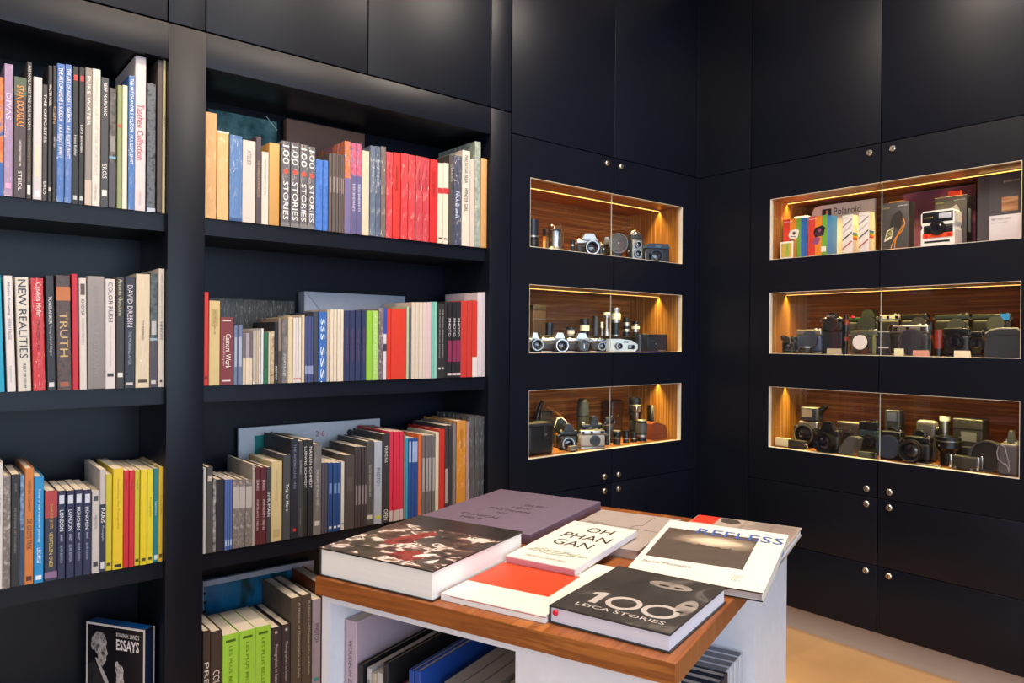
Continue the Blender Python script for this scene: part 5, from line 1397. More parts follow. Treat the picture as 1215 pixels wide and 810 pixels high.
up(742, 752, 377, 'silver ringed lens right of the tallest one', [(.25, .9, 'k'), (.15, 1, 'c'), (.15, .8, 'k'), (.2, .95, 'c'), (.25, .8, 'k')])
up(752.8, 763, 381, 'silver ringed lens at the right end of the step', [(.3, .7, 'k'), (.2, .85, 'c'), (.15, 1, 'w'), (.15, .85, 'c'), (.2, .8, 'k')])

# ===== left cabinet, lower case
s = Slot('L', 2, 628, 657, 502, .05)
t = s.thing('binocular_case', 'large black leather case with silver snap at the left', 'case')
w, h = s.w, s.h
obj('body', MB().box(-w / 2, 0, 0, w / 2, .075, h * .93, .016, 4), leather('#17171a', .38), t)
obj('lid', MB().box(-w / 2 - .002, -.002, h * .9, w / 2 + .002, .077, h, .012, 3), leather('#2c2c30', .4), t)
obj('closure_strap', MB().box(w * .06, -.005, h * .5, w * .2, -.001, h * .92, .0015), leather('#1c1c1e'), t)
obj('snap', MB().lathe([(.006, 0), (.0055, .0025), (0, .0035)], (w * .13, -.0045, h * .64), 'y', 18), metal('#d8d4d0', .25), t)
s = Slot('L', 2, 636, 670, 474, .262)
t = s.thing('folding_camera_stand', 'dark camera with raised arm and tan strap behind the leather case', 'camera')
w, h = s.w, s.h
obj('body', MB().box(-w * .5, 0, 0, w * .45, .05, h * .55, .012, 3), lea('#242426'), t)
obj('finder', MB().box(-w * .3, .005, h * .5, w * .1, .045, h * .74, .008, 3), lea('#2e2c2e'), t)
obj('arm', MB().tube([(-w * .42, .02, h * .4), (-w * .3, .02, h * .8), (-w * .18, .02, h * .97)], .009, 10), blackm(), t)
obj('strap', MB().tube([(-w * .16, .0, h * .86), (w * .1, -.003, h * .74), (w * .38, -.003, h * .6), (w * .48, .0, h * .5)], .0055, 8), leather('#9a6434'), t)
s = Slot('L', 2, 657.5, 673.5, 495, .17)
t = s.face().thing('folding_camera', 'camera with white-edged hexagonal hood', 'camera')
w, h = s.w, s.h
obj('body', MB().box(-w * .42, 0, 0, w * .42, .04, h * .6, .004), lea('#4c4a48'), t)
hx = [(-w * .5, h * .68), (-w * .3, h * .95), (w * .02, h), (w * .4, h * .86), (w * .46, h * .62), (-w * .36, h * .5)]
obj('hood', MB().prism(hx, -.004, .034, 'xz'), gloss('#1b1b1d', .4), t)
obj('hood_edge', MB().tube([(x, -.005, z) for x, z in hx[:5]], .0022, 6), gloss('#e6e2dc', .3), t)
lens_on(t, 0, h * .3, h * .18, .012)
obj('orange_knob', MB().lathe([(.006, 0), (.006, .006), (0, .006)], (-w * .28, 0, h * .45), 'y', 14), gloss('#c9782c', .3), t)
s = Slot('L', 2, 664, 686, 503, .09)
camera(s, 'black camera with a large chrome lens ring beside the leather case', lens=(-.12, .26, .27), L=.03, top='black', ring='#d8d6d2', hump=(-.3, .25))
s = Slot('L', 2, 688.5, 718.5, 510, .056)
camera(s, 'silver rangefinder with black round cap in front', lens=(.08, .42, .3), L=.006, cap=gloss('#1c1c1e', .4), ring='#d0ccc6', window=True, body='#a8a298')
s = Slot('L', 2, 677, 687, 529, .03)
t = s.thing('light_meter', 'small silver bar lying in front of the silver rangefinder', 'meter')
obj('body', MB().box(-s.w / 2, 0, s.h * .25, s.w / 2, .02, s.h, .002), metal('#cfccc6', .3), t)
obj('foot', MB().box(-s.w * .25, .002, 0, s.w * .1, .016, s.h * .28), blackm(), t)
obj('knob', MB().lathe([(.003, 0), (.003, .004), (0, .004)], (s.w * .2, 0, s.h * .3), 'y', 12), blackm(), t)
s = Slot('L', 2, 689.5, 704, 473, .2)
s.w = s.wf
t = s.thing('lens_case', 'tall round-topped dark grey case standing behind', 'case')
obj('body', MB().lathe([(0, 0), (s.w / 2, 0), (s.w / 2, s.h * .8), (s.w * .46, s.h * .93), (s.w * .32, s.h), (0, s.h)], (0, s.w / 2, 0), 'z', 30), leather('#33383a'), t)
obj('lid_seam', MB().lathe([(s.w * .505, s.h * .58), (s.w * .512, s.h * .6), (s.w * .505, s.h * .62)], (0, s.w / 2, 0), 'z', 30), blackm(), t)
s = Slot('L', 2, 690, 715, 494, .14)
camera(s, 'black single-lens camera behind the silver rangefinder', lens=(-.1, .4, .24), top='black', hump=(-.1, .3), L=.025)
s = Slot('L', 2, 718.5, 729, 494, .14)
camera(s, 'grey and black camera behind the glass joint', lens=None, body='#3c3c3e', top='black', d=.04)
s = Slot('L', 2, 719, 726.5, 505, .085)
lens_up(s, 'small ribbed black lens at the glass joint', [(.5, 1, 'k'), (.08, 1, 'g'), (.42, .92, 'k')])
s = Slot('L', 2, 726, 740, 475, .25)
pouch(s, 'dark brown leather camera case at the back', '#3a211a', .06)
s = Slot('L', 2, 751, 768, 472.5, .145)
s.w = s.wf
t = s.thing('telephoto_camera', 'camera with large upright black lens and chrome finder', 'camera')
w, h = s.w, s.h
obj('lens', MB().lathe([(0, 0), (w * .42, 0), (w * .42, h * .55), (w * .5, h * .6), (w * .5, h * .82), (w * .46, h * .83), (w * .46, h), (w * .38, h), (w * .36, h * .95), (0, h * .95)], (w * .05, w / 2, 0), 'z', 30), blackm(), t)
obj('lens_ring', MB().lathe([(w * .505, h * .81), (w * .512, h * .83), (w * .47, h * .84)], (w * .05, w / 2, 0), 'z', 30), metal('#6a6866', .3), t)
obj('chrome_finder', MB().box(-w * .5, -.008, h * .66, -w * .05, .02, h * .82, .005, 3), metal('#e0dcd6', .18), t)
obj('finder_bracket', MB().box(-w * .42, -.004, h * .45, -w * .2, .012, h * .66, .003), chrome(), t)
s = Slot('L', 2, 730.5, 740.5, 511, .065)
lens_up(s, 'first of three short black lenses right of the joint', [(.4, .95, 'k'), (.1, 1, 'g'), (.42, .95, 'k'), (.08, .98, 'c')])
s = Slot('L', 2, 741.7, 750.5, 511, .08)
lens_up(s, 'second of three short black lenses right of the joint', [(.3, .9, 'k'), (.08, 1, 'c'), (.62, 1, 'k')])
s = Slot('L', 2, 751, 759, 513, .08)
lens_up(s, 'third of three short black lenses right of the joint', [(.3, 1, 'k'), (.1, 1, 'c'), (.6, .92, 'k')])
s = Slot('L', 2, 759.7, 773.5, 498.5, .07)
lens_up(s, 'tall black lens with silver mount beside the brown pouch', [(.2, .9, 'k'), (.1, .95, 'c'), (.06, .9, 'k'), (.48, 1, 'g'), (.1, .85, 'k'), (.06, .8, 'c')])
s = Slot('L', 2, 774.5, 791, 500.5, .075)
t = s.thing('leather_case', 'reddish brown hard leather case at the right end', 'case')
w, h = s.w, s.h
obj('body', MB().prism([(-w / 2, 0), (w / 2, 0), (w / 2, h * .55), (w * .42, h * .78), (-w * .2, h), (-w * .46, h * .98), (-w / 2, h * .9)], 0, .055, 'xz'), leather('#7c3c26', .38), t)
obj('seam', MB().tube([(-w / 2, -.001, h * .3), (w / 2, -.001, h * .3)], .0009, 5), leather('#4a2216'), t)
s = Slot('L', 2, 776, 797, 480, .17)
t = s.thing('folding_camera', 'tall black folding camera standing behind the brown case', 'camera')
w, h = s.w, s.h
obj('body', MB().box(-w / 2, 0, 0, w / 2, .035, h, .004), lea('#141416'), t)
fx = [(-w * .42, h * .84), (w * .0, h * .84), (w * .0, h * .96), (-w * .42, h * .96)]
obj('viewfinder_frame', MB().tube([(x, -.002, z) for x, z in fx], .0016, 6, True), chrome(), t)
obj('strut', MB().tube([(w * .12, -.002, h * .92), (w * .26, -.003, h * .68), (w * .3, -.002, h * .62)], .0017, 6), chrome(), t)
lens_on(t, -w * .02, h * .5, w * .12, .008, None)

# ===== right cabinet, upper case
s = Slot('R', 0, 925.5, 941, 286.5, .04)
t = pkg(s, 'small square film box with white border and rainbow square', .03, '#e8e2da', '#e08a24')
sq = painting('rainbow_square', [(.2, '#d8503c'), (.4, '#e0a04a'), (.55, '#7cb04c'), (.75, '#3a70b0')], 1, (28, 28, 14), .6)
obj('rainbow_square', MB().box(-s.w * .4, -.0008, s.h * .14, s.w * .4, .0006, s.h * .9), sq, t)
def toy_camera(t, x, z, k, c, c2):
    """printed picture of an instant camera on a box front"""
    obj('camera_picture', MB().prism([(x - .5 * k, z - .1 * k), (x - .35 * k, z + .35 * k), (x + .3 * k, z + .5 * k), (x + .55 * k, z + .3 * k), (x + .4 * k, z - .35 * k), (x - .3 * k, z - .45 * k)], -.0014, -.0003, 'xz'), paper(c, .4), t)
    obj('picture_lens', MB().cyl((x + .05 * k, -.0012, z + .1 * k), .16 * k, .0006, 'y', 18), paper(c2, .3), t)
    obj('picture_print', MB().prism([(x - .6 * k, z - .95 * k), (x - .35 * k, z - .4 * k), (x + .15 * k, z - .55 * k), (x - .1 * k, z - 1.1 * k)], -.0013, -.0003, 'xz').prism([(x - .3 * k, z - .2 * k), (x + .3 * k, z - .3 * k), (x + .28 * k, z - .22 * k), (x - .3 * k, z - .12 * k)], -.0017, -.0003, 'xz'), paper(c2, .4), t)
RB = [(0, .28, '#cf3c30'), (.28, .55, '#e08428'), (.55, .76, '#6ca23c'), (.76, 1, '#2f66b0')]
s = Slot('R', 0, 929.5, 957.5, 259, .09)
t = pkg(s, 'rainbow-striped box with a white camera picture', .06, '#cf3c30', '#2f66b0', RB)
toy_camera(t, -.006, s.h * .62, s.w * .42, '#e4ded8', '#4a4644')
stext(t, 'Polaroid', -s.w * .45, s.h * .92, s.w * .34, .006, '#f0ece8')
s = Slot('R', 0, 943, 957.5, 256.5, .16)
t = pkg(s, 'white carton showing above the white-camera rainbow box', .06, '#e6e2de', '#d8d4d0')
obj('lid', MB().box(-s.w / 2 - .001, -.001, s.h - .012, s.w / 2 + .001, .061, s.h + .0005), paper('#efebe6', .4), t)
s = Slot('R', 0, 959, 981.5, 256, .075)
t = pkg(s, 'larger rainbow-striped box with a black camera picture and blue side', .09, '#2f66b0', '#1f66b4', [(0, .38, '#cf3c30'), (.38, .72, '#e08428'), (.72, 1, '#6ca23c')])
toy_camera(t, s.w * .08, s.h * .62, s.w * .6, '#222024', '#8a4a78')
stext(t, 'Polaroid', -s.w * .45, s.h * .92, s.w * .4, .006, '#f0ece8')
obj('film_badge', MB().box(s.w * .2, -.001, s.h * .13, s.w * .45, 0, s.h * .26), paper('#e8e4de', .4), t)
for a, b, py, lab in ((999.5, 1011.5, 255, 'left one of two white cartons with slanted grey stripes'), (1019, 1031, 251.5, 'right one of two white cartons with slanted grey stripes')):
    s = Slot('R', 0, a, b, py, .075)
    t = pkg(s, lab, .05, '#dcd6d2', '#e4dcc8')
    w, h = s.w, s.h
    for i, (z0, c) in enumerate(((.2, '#a8483c'), (.42, '#4a4648'), (.6, '#b8b2b4'), (.75, '#8a8488'))):
        obj('slanted_stripe', MB().prism([(-w * .46, h * (z0 - .06)), (w * .46, h * (z0 + .12)), (w * .46, h * (z0 + .16)), (-w * .46, h * (z0 - .02))], -.0008, .0003, 'xz'), paper(c, .4), t)
    for i, c in enumerate(('#c83c34', '#e07c2c', '#d8b838', '#5c9c48', '#3c6cb0')):
        obj('rainbow_stripe', MB().box(w / 2 - .0004, .004, h * (.38 + i * .035), w / 2 + .0009, .046, h * (.415 + i * .035)), paper(c, .4), t)
    stext(t, 'polaroid', -w * .4, h * .9, w * .5, .006, '#8a8488')
def dark_pkg(px0, px1, py, dy, lab, strap, d):
    s = Slot('R', 0, px0, px1, py, dy)
    t = pkg(s, lab, d, '#4a4644', '#242126')
    w, h = s.w, s.h
    stext(t, 'polaroid', w * .12, h * .9, w * .33, .007, '#e8e4e0')
    stext(t, 'INSTANT', -w * .46, h * .88, w * .28, .006, '#b8b060', 'small_print')
    obj('camera_picture', MB().prism([(-w * .2, h * .5), (-w * .12, h * .72), (w * .2, h * .84), (w * .3, h * .7), (w * .22, h * .46)], -.0008, .0003, 'xz'), paper('#35322f' if strap == '#e08a2c' else '#b4b0ac', .3), t)
    obj('strap_picture', MB().tube([(w * .3, -.001, h * .66), (w * .38, -.001, h * .55), (w * .28, -.001, h * .4), (w * .02, -.001, h * .26), (-w * .12, -.001, h * .1), (-w * .14, -.001, h * .02)], .0022, 5).tube([(w * .3, -.001, h * .5), (w * .1, -.001, h * .32), (w * .02, -.001, h * .18), (0, -.001, h * .03)], .0022, 5), paper(strap, .4), t)
    return s, t
s, t = dark_pkg(1046.5, 1078, 240, .06, 'dark box with an orange strap picture right of the joint', '#e08a2c', .06)
obj('print_picture', MB().prism([(-s.w * .4, s.h * .2), (-s.w * .3, s.h * .42), (-s.w * .04, s.h * .5), (-s.w * .12, s.h * .26)], -.001, .0003, 'xz'), paper('#d8d0b0', .4), t)
obj('print_image', MB().prism([(-s.w * .35, s.h * .26), (-s.w * .27, s.h * .41), (-s.w * .07, s.h * .47), (-s.w * .13, s.h * .31)], -.0013, .0003, 'xz'), photo('#8a7c2c', '#4a4a48', '#c8b840', 90), t)
obj('orange_base', MB().box(-s.w * .2, -.0012, .0, s.w * .5, .0004, s.h * .05), paper('#e08a2c', .4), t)
obj('orange_tab', MB().box(-s.w * .25, .006, s.h - .001, s.w * .3, .03, s.h + .006), paper('#d88a2c', .4), t)
s, t = dark_pkg(1109, 1147, 233, .1325, 'dark box with red strap picture behind the white instant camera', '#d84a2c', .06)
obj('red_tab', MB().prism([(-s.w * .1, s.h - .001), (-s.w * .1, s.h + .022), (s.w * .28, s.h + .022), (s.w * .28, s.h - .001)], .01, .03, 'xz'), paper('#dc3c20', .4), t)
obj('side_picture', MB().box(s.w / 2 - .0003, .016, s.h * .3, s.w / 2 + .0009, .046, s.h * .75), paper('#8a9094', .4), t)
s = Slot('R', 0, 1093, 1133, 249, .055)
t = s.thing('instant_camera', 'white instant camera with black face and red stripe', 'camera')
w, h = s.w, s.h
sh = [(-w / 2, 0), (w / 2, 0), (w / 2, h * .45), (w * .46, h * .55), (w * .5, h * .66), (w * .48, h * .94), (w * .4, h), (-w * .42, h * .99), (-w / 2, h * .92), (-w / 2, h * .66), (-w * .45, h * .56), (-w / 2, h * .48)]
obj('body', MB().prism(sh, 0, .075, 'xz'), gloss('#e6e0d8', .35), t)
obj('face_panel', MB().box(-w * .46, -.002, h * .68, w * .45, .004, h * .95, .0015), gloss('#17181c', .25), t)
obj('face_panel', MB().box(-w * .42, -.002, h * .36, w * .45, .004, h * .6, .0015), gloss('#17181c', .25), t)
obj('flash_window', MB().box(w * .04, -.0036, h * .76, w * .4, -.001, h * .9, .0012), gloss('#b8bcc4', .08, 1), t)
obj('red_stripe', MB().box(-w * .44, -.0026, h * .26, w * .45, .003, h * .38), gloss('#dc4a26', .35), t)
lens_on(t, 0, h * .52, h * .2, .012, None)
obj('print_slot', MB().box(-w * .4, -.0012, h * .13, w * .36, .002, h * .18), gloss('#1c1c1e', .4), t)
for x, c in ((-.34, '#c82418'), (.34, '#b82a1c')):
    obj('button', MB().lathe([(.007, 0), (.006, .004), (0, .004)], (x * w, -.002, h * .32), 'y', 16), gloss(c, .3), t)
stext(t, 'polaroid', -w * .4, h * .79, w * .26, .006, '#d8c87c', 'lettering', -.0024)
s = Slot('R', 0, 1160, 1213, 206, .13)
t = pkg(s, 'largest dark grey display box at the right end', .08, '#4c4a50', '#38363c')
w, h = s.w, s.h
obj('inner_panel', MB().box(-w * .22, -.0014, .002, w * .5, .0004, h * .98), paper('#55525a', .4), t)
stext(t, 'polaroid', w * .1, h * .86, w * .34, .012, '#dcd8d8', 'lettering', -.002)
obj('sunset_picture', MB().box(w * .06, -.002, h * .46, w * .42, 0, h * .66), wood('sunset_print', (3, 3, 26), [(.35, '#5a4a50'), (.5, '#c88a5c'), (.65, '#e0b48c')], .4, 3), t)
s = Slot('R', 0, 1174, 1212.5, 254.5, .06)
t = s.thing('information_card', 'white information card standing in front of the dark grey box', 'card')
obj('card', MB().box(-s.w / 2, 0, 0, s.w / 2, .006, s.h, .0008), paper('#cfc8cc', .4), t)
stext(t, 'NEXT FILMS CAM 2', -s.w * .44, s.h * .82, s.w * .62, .008, '#3c383c', 'heading', -.0006)
stext(t, 'instant camera and film', -s.w * .44, s.h * .7, s.w * .5, .005, '#8a8488', 'small_print', -.0006)
s = Slot('R', 0, 966, 1038, 243, .22)
t = s.thing('brand_sign', 'grey-white sign with rounded corner and dark lettering, back left', 'sign')
w, h = s.w, s.h * 1.04
pc = [(w / 2, 0), (w / 2, h), (-w * .42, h)] + [(-w * .42 - .03 * math.sin(a), h - .03 + .03 * math.cos(a)) for a in (.4, .8, 1.2, 1.57)] + [(-w * .42 - .03, 0)]
obj('board', MB().prism(pc, 0, .012, 'xz'), paper('#c4bec2', .45), t)
stext(t, 'Polaroid', -w * .16, h * .80, w * .44, .034, '#242226', 'lettering', -.0006)
obj('logo_square', MB().box(-w * .36, -.0008, h * .72, -w * .2, .0004, h * .93), paper('#1e1c20', .4), t)
for i, c in enumerate(('#c83c34', '#e07c2c', '#d8b838', '#5c9c48', '#3c6cb0')):
    obj('logo_stripe', MB().box(-w * (.295 - i * .008), -.0012, h * .72, -w * (.287 - i * .008), .0002, h * .9), paper(c, .4), t)
s = Slot('R', 0, 1072, 1158, 224, .26)
t = s.thing('picture_board', 'purple picture board at the back behind the instant camera', 'board')
obj('board', MB().box(-s.w / 2, 0, 0, s.w / 2, .01, s.h, .001), painting('purple_picture', [(.3, '#4a3048'), (.5, '#7a4468'), (.6, '#a8626c'), (.7, '#5a3c58')], 5, (1, 1, 1), 1), t)
obj('border', MB().box(-s.w / 2, -.0006, s.h - .004, s.w / 2, .0004, s.h), paper('#6a5a68', .4), t)

# ===== right cabinet, middle case
s = Slot('R', 1, 927, 942, 399, .06)
t = camera(s, 'small black camera with a looped strap at the left end', top='black', lens=(.1, .4, .26), L=.02, ring=None)
obj('strap', MB().tube([(-s.w * .5, .005, s.h * .8), (-s.w * .46, -.004, s.h * 1.0), (-s.w * .2, -.008, s.h * 1.04), (s.w * .2, -.006, s.h * .9), (s.w * .4, -.01, s.h * .3), (s.w * .46, -.012, .004)], .004, 7), leather('#1a1716'), t)
s = Slot('R', 1, 944.5, 974, 390, .10)
camera(s, 'silver-topped camera with blue-grey body and wide ring', body='#3c4860', lens=(.06, .56, .36), L=.008, ring='#e4e2de', cap=gloss('#333a48', .4))
s = Slot('R', 1, 945, 960, 411, .035)
t = s.thing('camera_lens', 'flat black lens with silver rim lying in front', 'lens')
obj('barrel', MB().lathe([(0, 0), (s.w * .46, 0), (s.w * .5, s.h * .5), (s.w * .5, s.h * .9), (0, s.h * .9)], (0, s.w / 2, 0), 'z', 28), blackm(), t)
obj('rim', MB().lathe([(s.w * .505, s.h * .85), (s.w * .505, s.h), (s.w * .44, s.h), (s.w * .44, s.h * .85)], (0, s.w / 2, 0), 'z', 28), chrome(), t)
# clear step that carries the back row
s0 = Slot('R', 1, 972, 1203, 397, .185)
t = s0.thing('display_riser', 'clear plastic step under the back row', 'riser')
RH = .082
obj('top_sheet', MB().box(-s0.w / 2, 0, RH - .004, s0.w / 2, .13, RH), clear('#e8ecf0', .05), t)
for k in (-.5, -.17, .17, .5):
    x = k * (s0.w - .005)
    obj('leg', MB().box(x - .0025, 0, 0, x + .0025, .13, RH - .004), clear('#e8ecf0', .05), t)
def back(px0, px1, py, label, **kw):
    return camera(Slot('R', 1, px0, px1, py, .2, RH + .0004), label, **kw)
s = Slot('R', 1, 974.5, 999, 394, .115)
t = s.thing('display_stand', 'dark block under the black camera with white lettering', 'stand')
obj('block', MB().box(-s.w / 2, 0, 0, s.w / 2, .05, s.h, .002), gloss('#20252e', .3), t)
obj('groove', MB().box(-s.w / 2, -.0004, s.h * .5, s.w / 2, .001, s.h * .52), blackm(), t)
s2 = Slot('R', 1, 974.5, 999, 371, .115, s.h + .0006)
t = camera(s2, 'black camera on a dark block, white letters above a thin ring', top='black', lens=(.02, .42, .36), L=.008, ring='#d8d8d8', cap=gloss('#1c2024', .4), hump=(-.24, .24))
stext(t, 'LEICA', -.2 * s2.w, s2.h * .8, s2.w * .4, s2.h * .1, '#e8e4de', 'lettering', -.0046)
s = Slot('R', 1, 999.8, 1005.5, 374, .12)
lens_up(s, 'narrow dark red upright lens left of the green-topped camera', [(.35, .95, 'k'), (.1, 1, 'r'), (.3, .95, 'k'), (.15, 1, 'r'), (.1, .9, 'k')])
back(1006, 1042, 367.5, 'black camera with dark green hump and red badge', top='#272c24', lens=(.14, .42, .36), L=.008, cap=gloss('#20242a', .4), hump=(-.06, .42), accent=(-.34, .74))
s = Slot('R', 1, 1008.5, 1040, 391, .08)
t = camera(s, 'dark olive camera with pale round lens cap in front', body='#34352c', top='#4a4a3c', lens=(-.02, .5, .3), L=.022, ring='#d8d4ce', cap=gloss('#d8d2d0', .35))
obj('red_leather', MB().box(-s.w * .05, -.0012, s.h * .05, s.w * .2, .002, s.h * .4, .0008), leather('#6a2024'), t)
obj('olive_edge', MB().box(s.w * .36, -.001, s.h * .04, s.w * .46, .002, s.h * .8, .0008), leather('#6a6c34'), t)
back(1043, 1067, 372.5, 'pale olive-topped rangefinder behind the joint', top='#96968e', lens=(.3, .3, .3), L=.012, window=True, accent=(.42, .86))
s = Slot('R', 1, 1040.8, 1056, 393, .09)
t = s.thing('box_camera', 'black box with white mark crossing the glass joint', 'box')
obj('carton', MB().box(-s.w / 2, 0, 0, s.w / 2, .05, s.h, .0015), paper('#1c1a20', .4), t)
obj('white_mark', MB().box(-s.w * .4, -.0006, s.h * .3, s.w * .4, .0006, s.h * .36).box(-s.w * .45, -.0006, s.h * .96, s.w * .45, .0006, s.h * .98), paper('#c8c4c8', .4), t)
s = Slot('R', 1, 1058, 1101, 385, .075)
t = camera(s, 'rangefinder with bright silver top and red badge', lens=(.08, .44, .42), L=.008, ring='#d8d8dc', cap=gloss('#2a2830', .35), window=True, accent=(.06, .84), d=.04)
back(1068, 1100, 372, 'plain black camera behind the silver-topped rangefinder', top='black', lens=(.2, .5, .34), L=.008, cap=gloss('#26262a', .4))
s = Slot('R', 1, 1101.7, 1106, 382, .1)
lens_up(s, 'slim black upright tube with copper band', [(.5, 1, 'k'), (.12, 1.05, 'r'), (.38, .9, 'k')])
s = Slot('R', 1, 1106.5, 1117, 391, .07)
lens_up(s, 'copper-red round lens right of the silver-topped rangefinder', [(.3, .9, 'k'), (.5, 1, 'r'), (.2, .9, 'r')])
back(1108, 1150, 372, 'wide black camera with thin half-ring lens and blue badge', top='#1e262c', lens=(.16, .42, .38), L=.008, cap=gloss('#2a2e34', .4))
s = Slot('R', 1, 1119, 1150, 388, .09)
camera(s, 'dark camera in front of the blue-badge one', body='#25242c', top='black', lens=(-.05, .5, .3), L=.012, ring=None)
t = back(1153, 1200, 371.5, 'large black camera with small blue screen at the right end', top='#20282c', lens=(.12, .5, .36), L=.008, cap=gloss('#33383c', .4))
s = Slot('R', 1, 1153, 1200, 371.5, .2, RH + .0004)
obj('blue_screen', MB().box(s.w * .24, -.0022, s.h * .68, s.w * .46, .0004, s.h * .97), gloss('#2a66c8', .15), t)
s = Slot('R', 1, 1151, 1166, 392, .095)
t = camera(s, 'small dark camera with pink badge left of the leather pouch', top='black', lens=(.1, .5, .26), L=.01, ring=None, accent=(.1, .66))
s = Slot('R', 1, 1168, 1210, 390, .05)
t = s.thing('leather_case', 'big dark grey leather pouch with pale upper edge', 'case')
w, h = s.w, s.h
pc = [(-w / 2, 0), (w / 2, 0), (w / 2, h * .9), (w * .42, h), (-w * .1, h), (-w * .34, h * .93), (-w * .47, h * .82)]
obj('body', MB().prism(pc, 0, .07, 'xz'), leather('#2c2f36', .38), t)
obj('pale_edge', MB().tube([(-w * .47, .004, h * .83), (-w * .34, .004, h * .94), (-w * .1, .004, h * 1.0), (w * .42, .004, h * 1.0), (w * .48, .004, h * .93)], .0045, 8), leather('#8a8674'), t)
obj('flap_seam', MB().tube([(-w * .46, -.001, h * .74), (w * .1, -.001, h * .8), (w * .49, -.001, h * .78)], .001, 5), leather('#17181c'), t)
for a, b, py, c, lab in ((981, 998, 413.5, '#a8a088', 'small tan block lying at the front below the black camera'), (1061, 1072, 413.5, '#d8d4ac', 'small cream tag at the front below the silver-topped camera'), (1083, 1102, 415.5, '#c88a7c', 'small salmon tag at the front near the copper lens'), (1132, 1151, 416, '#e0d0b8', 'small cream tag at the front left of the leather pouch')):
    s = Slot('R', 1, a, b, py, .034)
    t = s.thing('price_tag', lab, 'tag')
    hh = max(.006, s.h)
    obj('tag', MB().prism([(0, 0), (.012, 0), (.003, hh), (0, hh)], -s.w / 2, s.w / 2, 'yz'), paper(c, .5), t)
    obj('print', MB().box(-s.w * .35, .0045, hh * .35, s.w * .2, .0085, hh * .42), paper('#6a5a4c', .5), t)

# ===== right cabinet, lower case
s = Slot('R', 2, 918.5, 955, 521, .045)
t = s.thing('flash_bar', 'long black bar with cream end lying at the front left', 'flash')
w, h = s.w, s.h
obj('body', MB().box(-w * .05, 0, 0, w / 2, .03, h * .95, .002), lea('#2a2624'), t)
obj('cream_end', MB().box(-w / 2, .001, h * .1, -w * .05, .029, h, .0015), paper('#d2c69c', .4), t)
obj('wrist_cord', MB().tube([(w * .48, .002, h * .5), (w * .55, -.004, h * .7), (w * .62, -.006, h * .4), (w * .56, -.006, h * .05), (w * .5, -.004, .003)], .0014, 6), gloss('#c8c4b8', .4), t)
s = Slot('R', 2, 941, 975, 478, .135)
t = s.thing('medium_format_camera', 'tall chrome and black camera with cream-labelled finder', 'camera')
w, h = s.w, s.h
obj('body', MB().box(-w * .3, 0, h * .12, w * .34, .07, h * .58, .004), chrome(), t)
obj('leather_panel', MB().box(-w * .31, -.001, h * .14, w * .35, .071, h * .46, .003), lea(), t)
obj('finder', MB().box(-w * .24, .002, h * .6, w * .32, .065, h * .9, .006, 3), gloss('#3c3e44', .4), t)
obj('cream_label', MB().box(-w * .2, .0012, h * .68, w * .16, .003, h * .86), paper('#cdbb92', .4), t)
obj('eyepiece', MB().prism([(w * .22, h * .84), (w * .5, h * .98), (w * .56, h * .93), (w * .34, h * .74)], .02, .05, 'xz'), blackm(), t)
obj('grip', MB().box(-w * .5, .004, h * .0, -w * .3, .05, h * .48, .01, 3), lea(), t)
obj('foot_plate', MB().box(-w * .4, 0, 0, w * .34, .07, h * .12, .003), blackm(), t)
lens_on(t, 0, h * .3, h * .24, .034, '#d4d2cc')
s = Slot('R', 2, 968.5, 995, 500, .06)
camera(s, 'black camera with broad tilted lens beside the cream-labelled one', top='black', lens=(-.04, .32, .36), L=.035, ring='#6a6866', hump=(-.3, .3))
s = Slot('R', 2, 993, 1020, 501, .14)
t = s.thing('box_camera', 'brown-black box camera with pale top edge and small chrome parts', 'camera')
w, h = s.w, s.h
obj('body', MB().box(-w / 2, 0, 0, w / 2, .06, h * .9, .003), lea('#2c2422'), t)
obj('top_cover', MB().box(-w / 2 - .001, -.001, h * .88, w / 2 + .001, .061, h, .003), metal('#8a8680', .4), t)
lens_on(t, 0, h * .5, h * .2, .008)
for x, z in ((-.3, .7), (.1, .75), (.3, .6), (-.2, .35)):
    obj('screw', MB().lathe([(.003, 0), (.002, .002), (0, .0025)], (x * w, 0, z * h), 'y', 10), chrome(), t)
s = Slot('R', 2, 995, 1018, 517.5, .05)
t = s.thing('prism_finder', 'wedge-shaped dark grey finder with slanted face', 'finder')
w, h = s.w, s.h
obj('wedge', MB().prism([(-w / 2, 0), (w * .3, 0), (w / 2, h * .92), (w * .26, h), (-w * .05, h * .96), (-w / 2, h * .3)], 0, .05, 'xz'), gloss('#4a4846', .3), t)
obj('eyepiece', MB().prism([(w * .3, h * .02), (w * .5, h * .9), (w * .42, h * .92), (w * .22, h * .06)], -.002, .0, 'xz'), metal('#9a9896', .3), t)
obj('ridge', MB().tube([(-w * .46, -.001, h * .32), (-w * .02, -.001, h * .9)], .0012, 6), metal('#7a7876', .4), t)
s = Slot('R', 2, 1018.5, 1041, 499, .13)
camera(s, 'dark teal camera behind the wedge finder', body='#1f3436', top='black', lens=(.1, .4, .22), L=.012, ring=None)
s = Slot('R', 2, 1017.5, 1039, 536.5, .04)
t = s.thing('cable_release', 'flat grey-green box lying at the front left of the joint', 'accessory')
obj('body', MB().box(-s.w / 2, 0, 0, s.w / 2, .02, max(.012, s.h), .0015), paper('#4a4c44', .4), t)
obj('end_cap', MB().box(s.w * .3, -.0008, .001, s.w * .46, .0208, max(.0125, s.h)), blackm(), t)
s = Slot('R', 2, 1042.5, 1068.5, 511, .08)
t = camera(s, 'black camera with a large blue-grey disc cap right at the joint', top='black', lens=(-.02, .45, .43), L=.012, ring=None, cap=gloss('#2a3242', .4), d=.05, accent=(.46, .5))
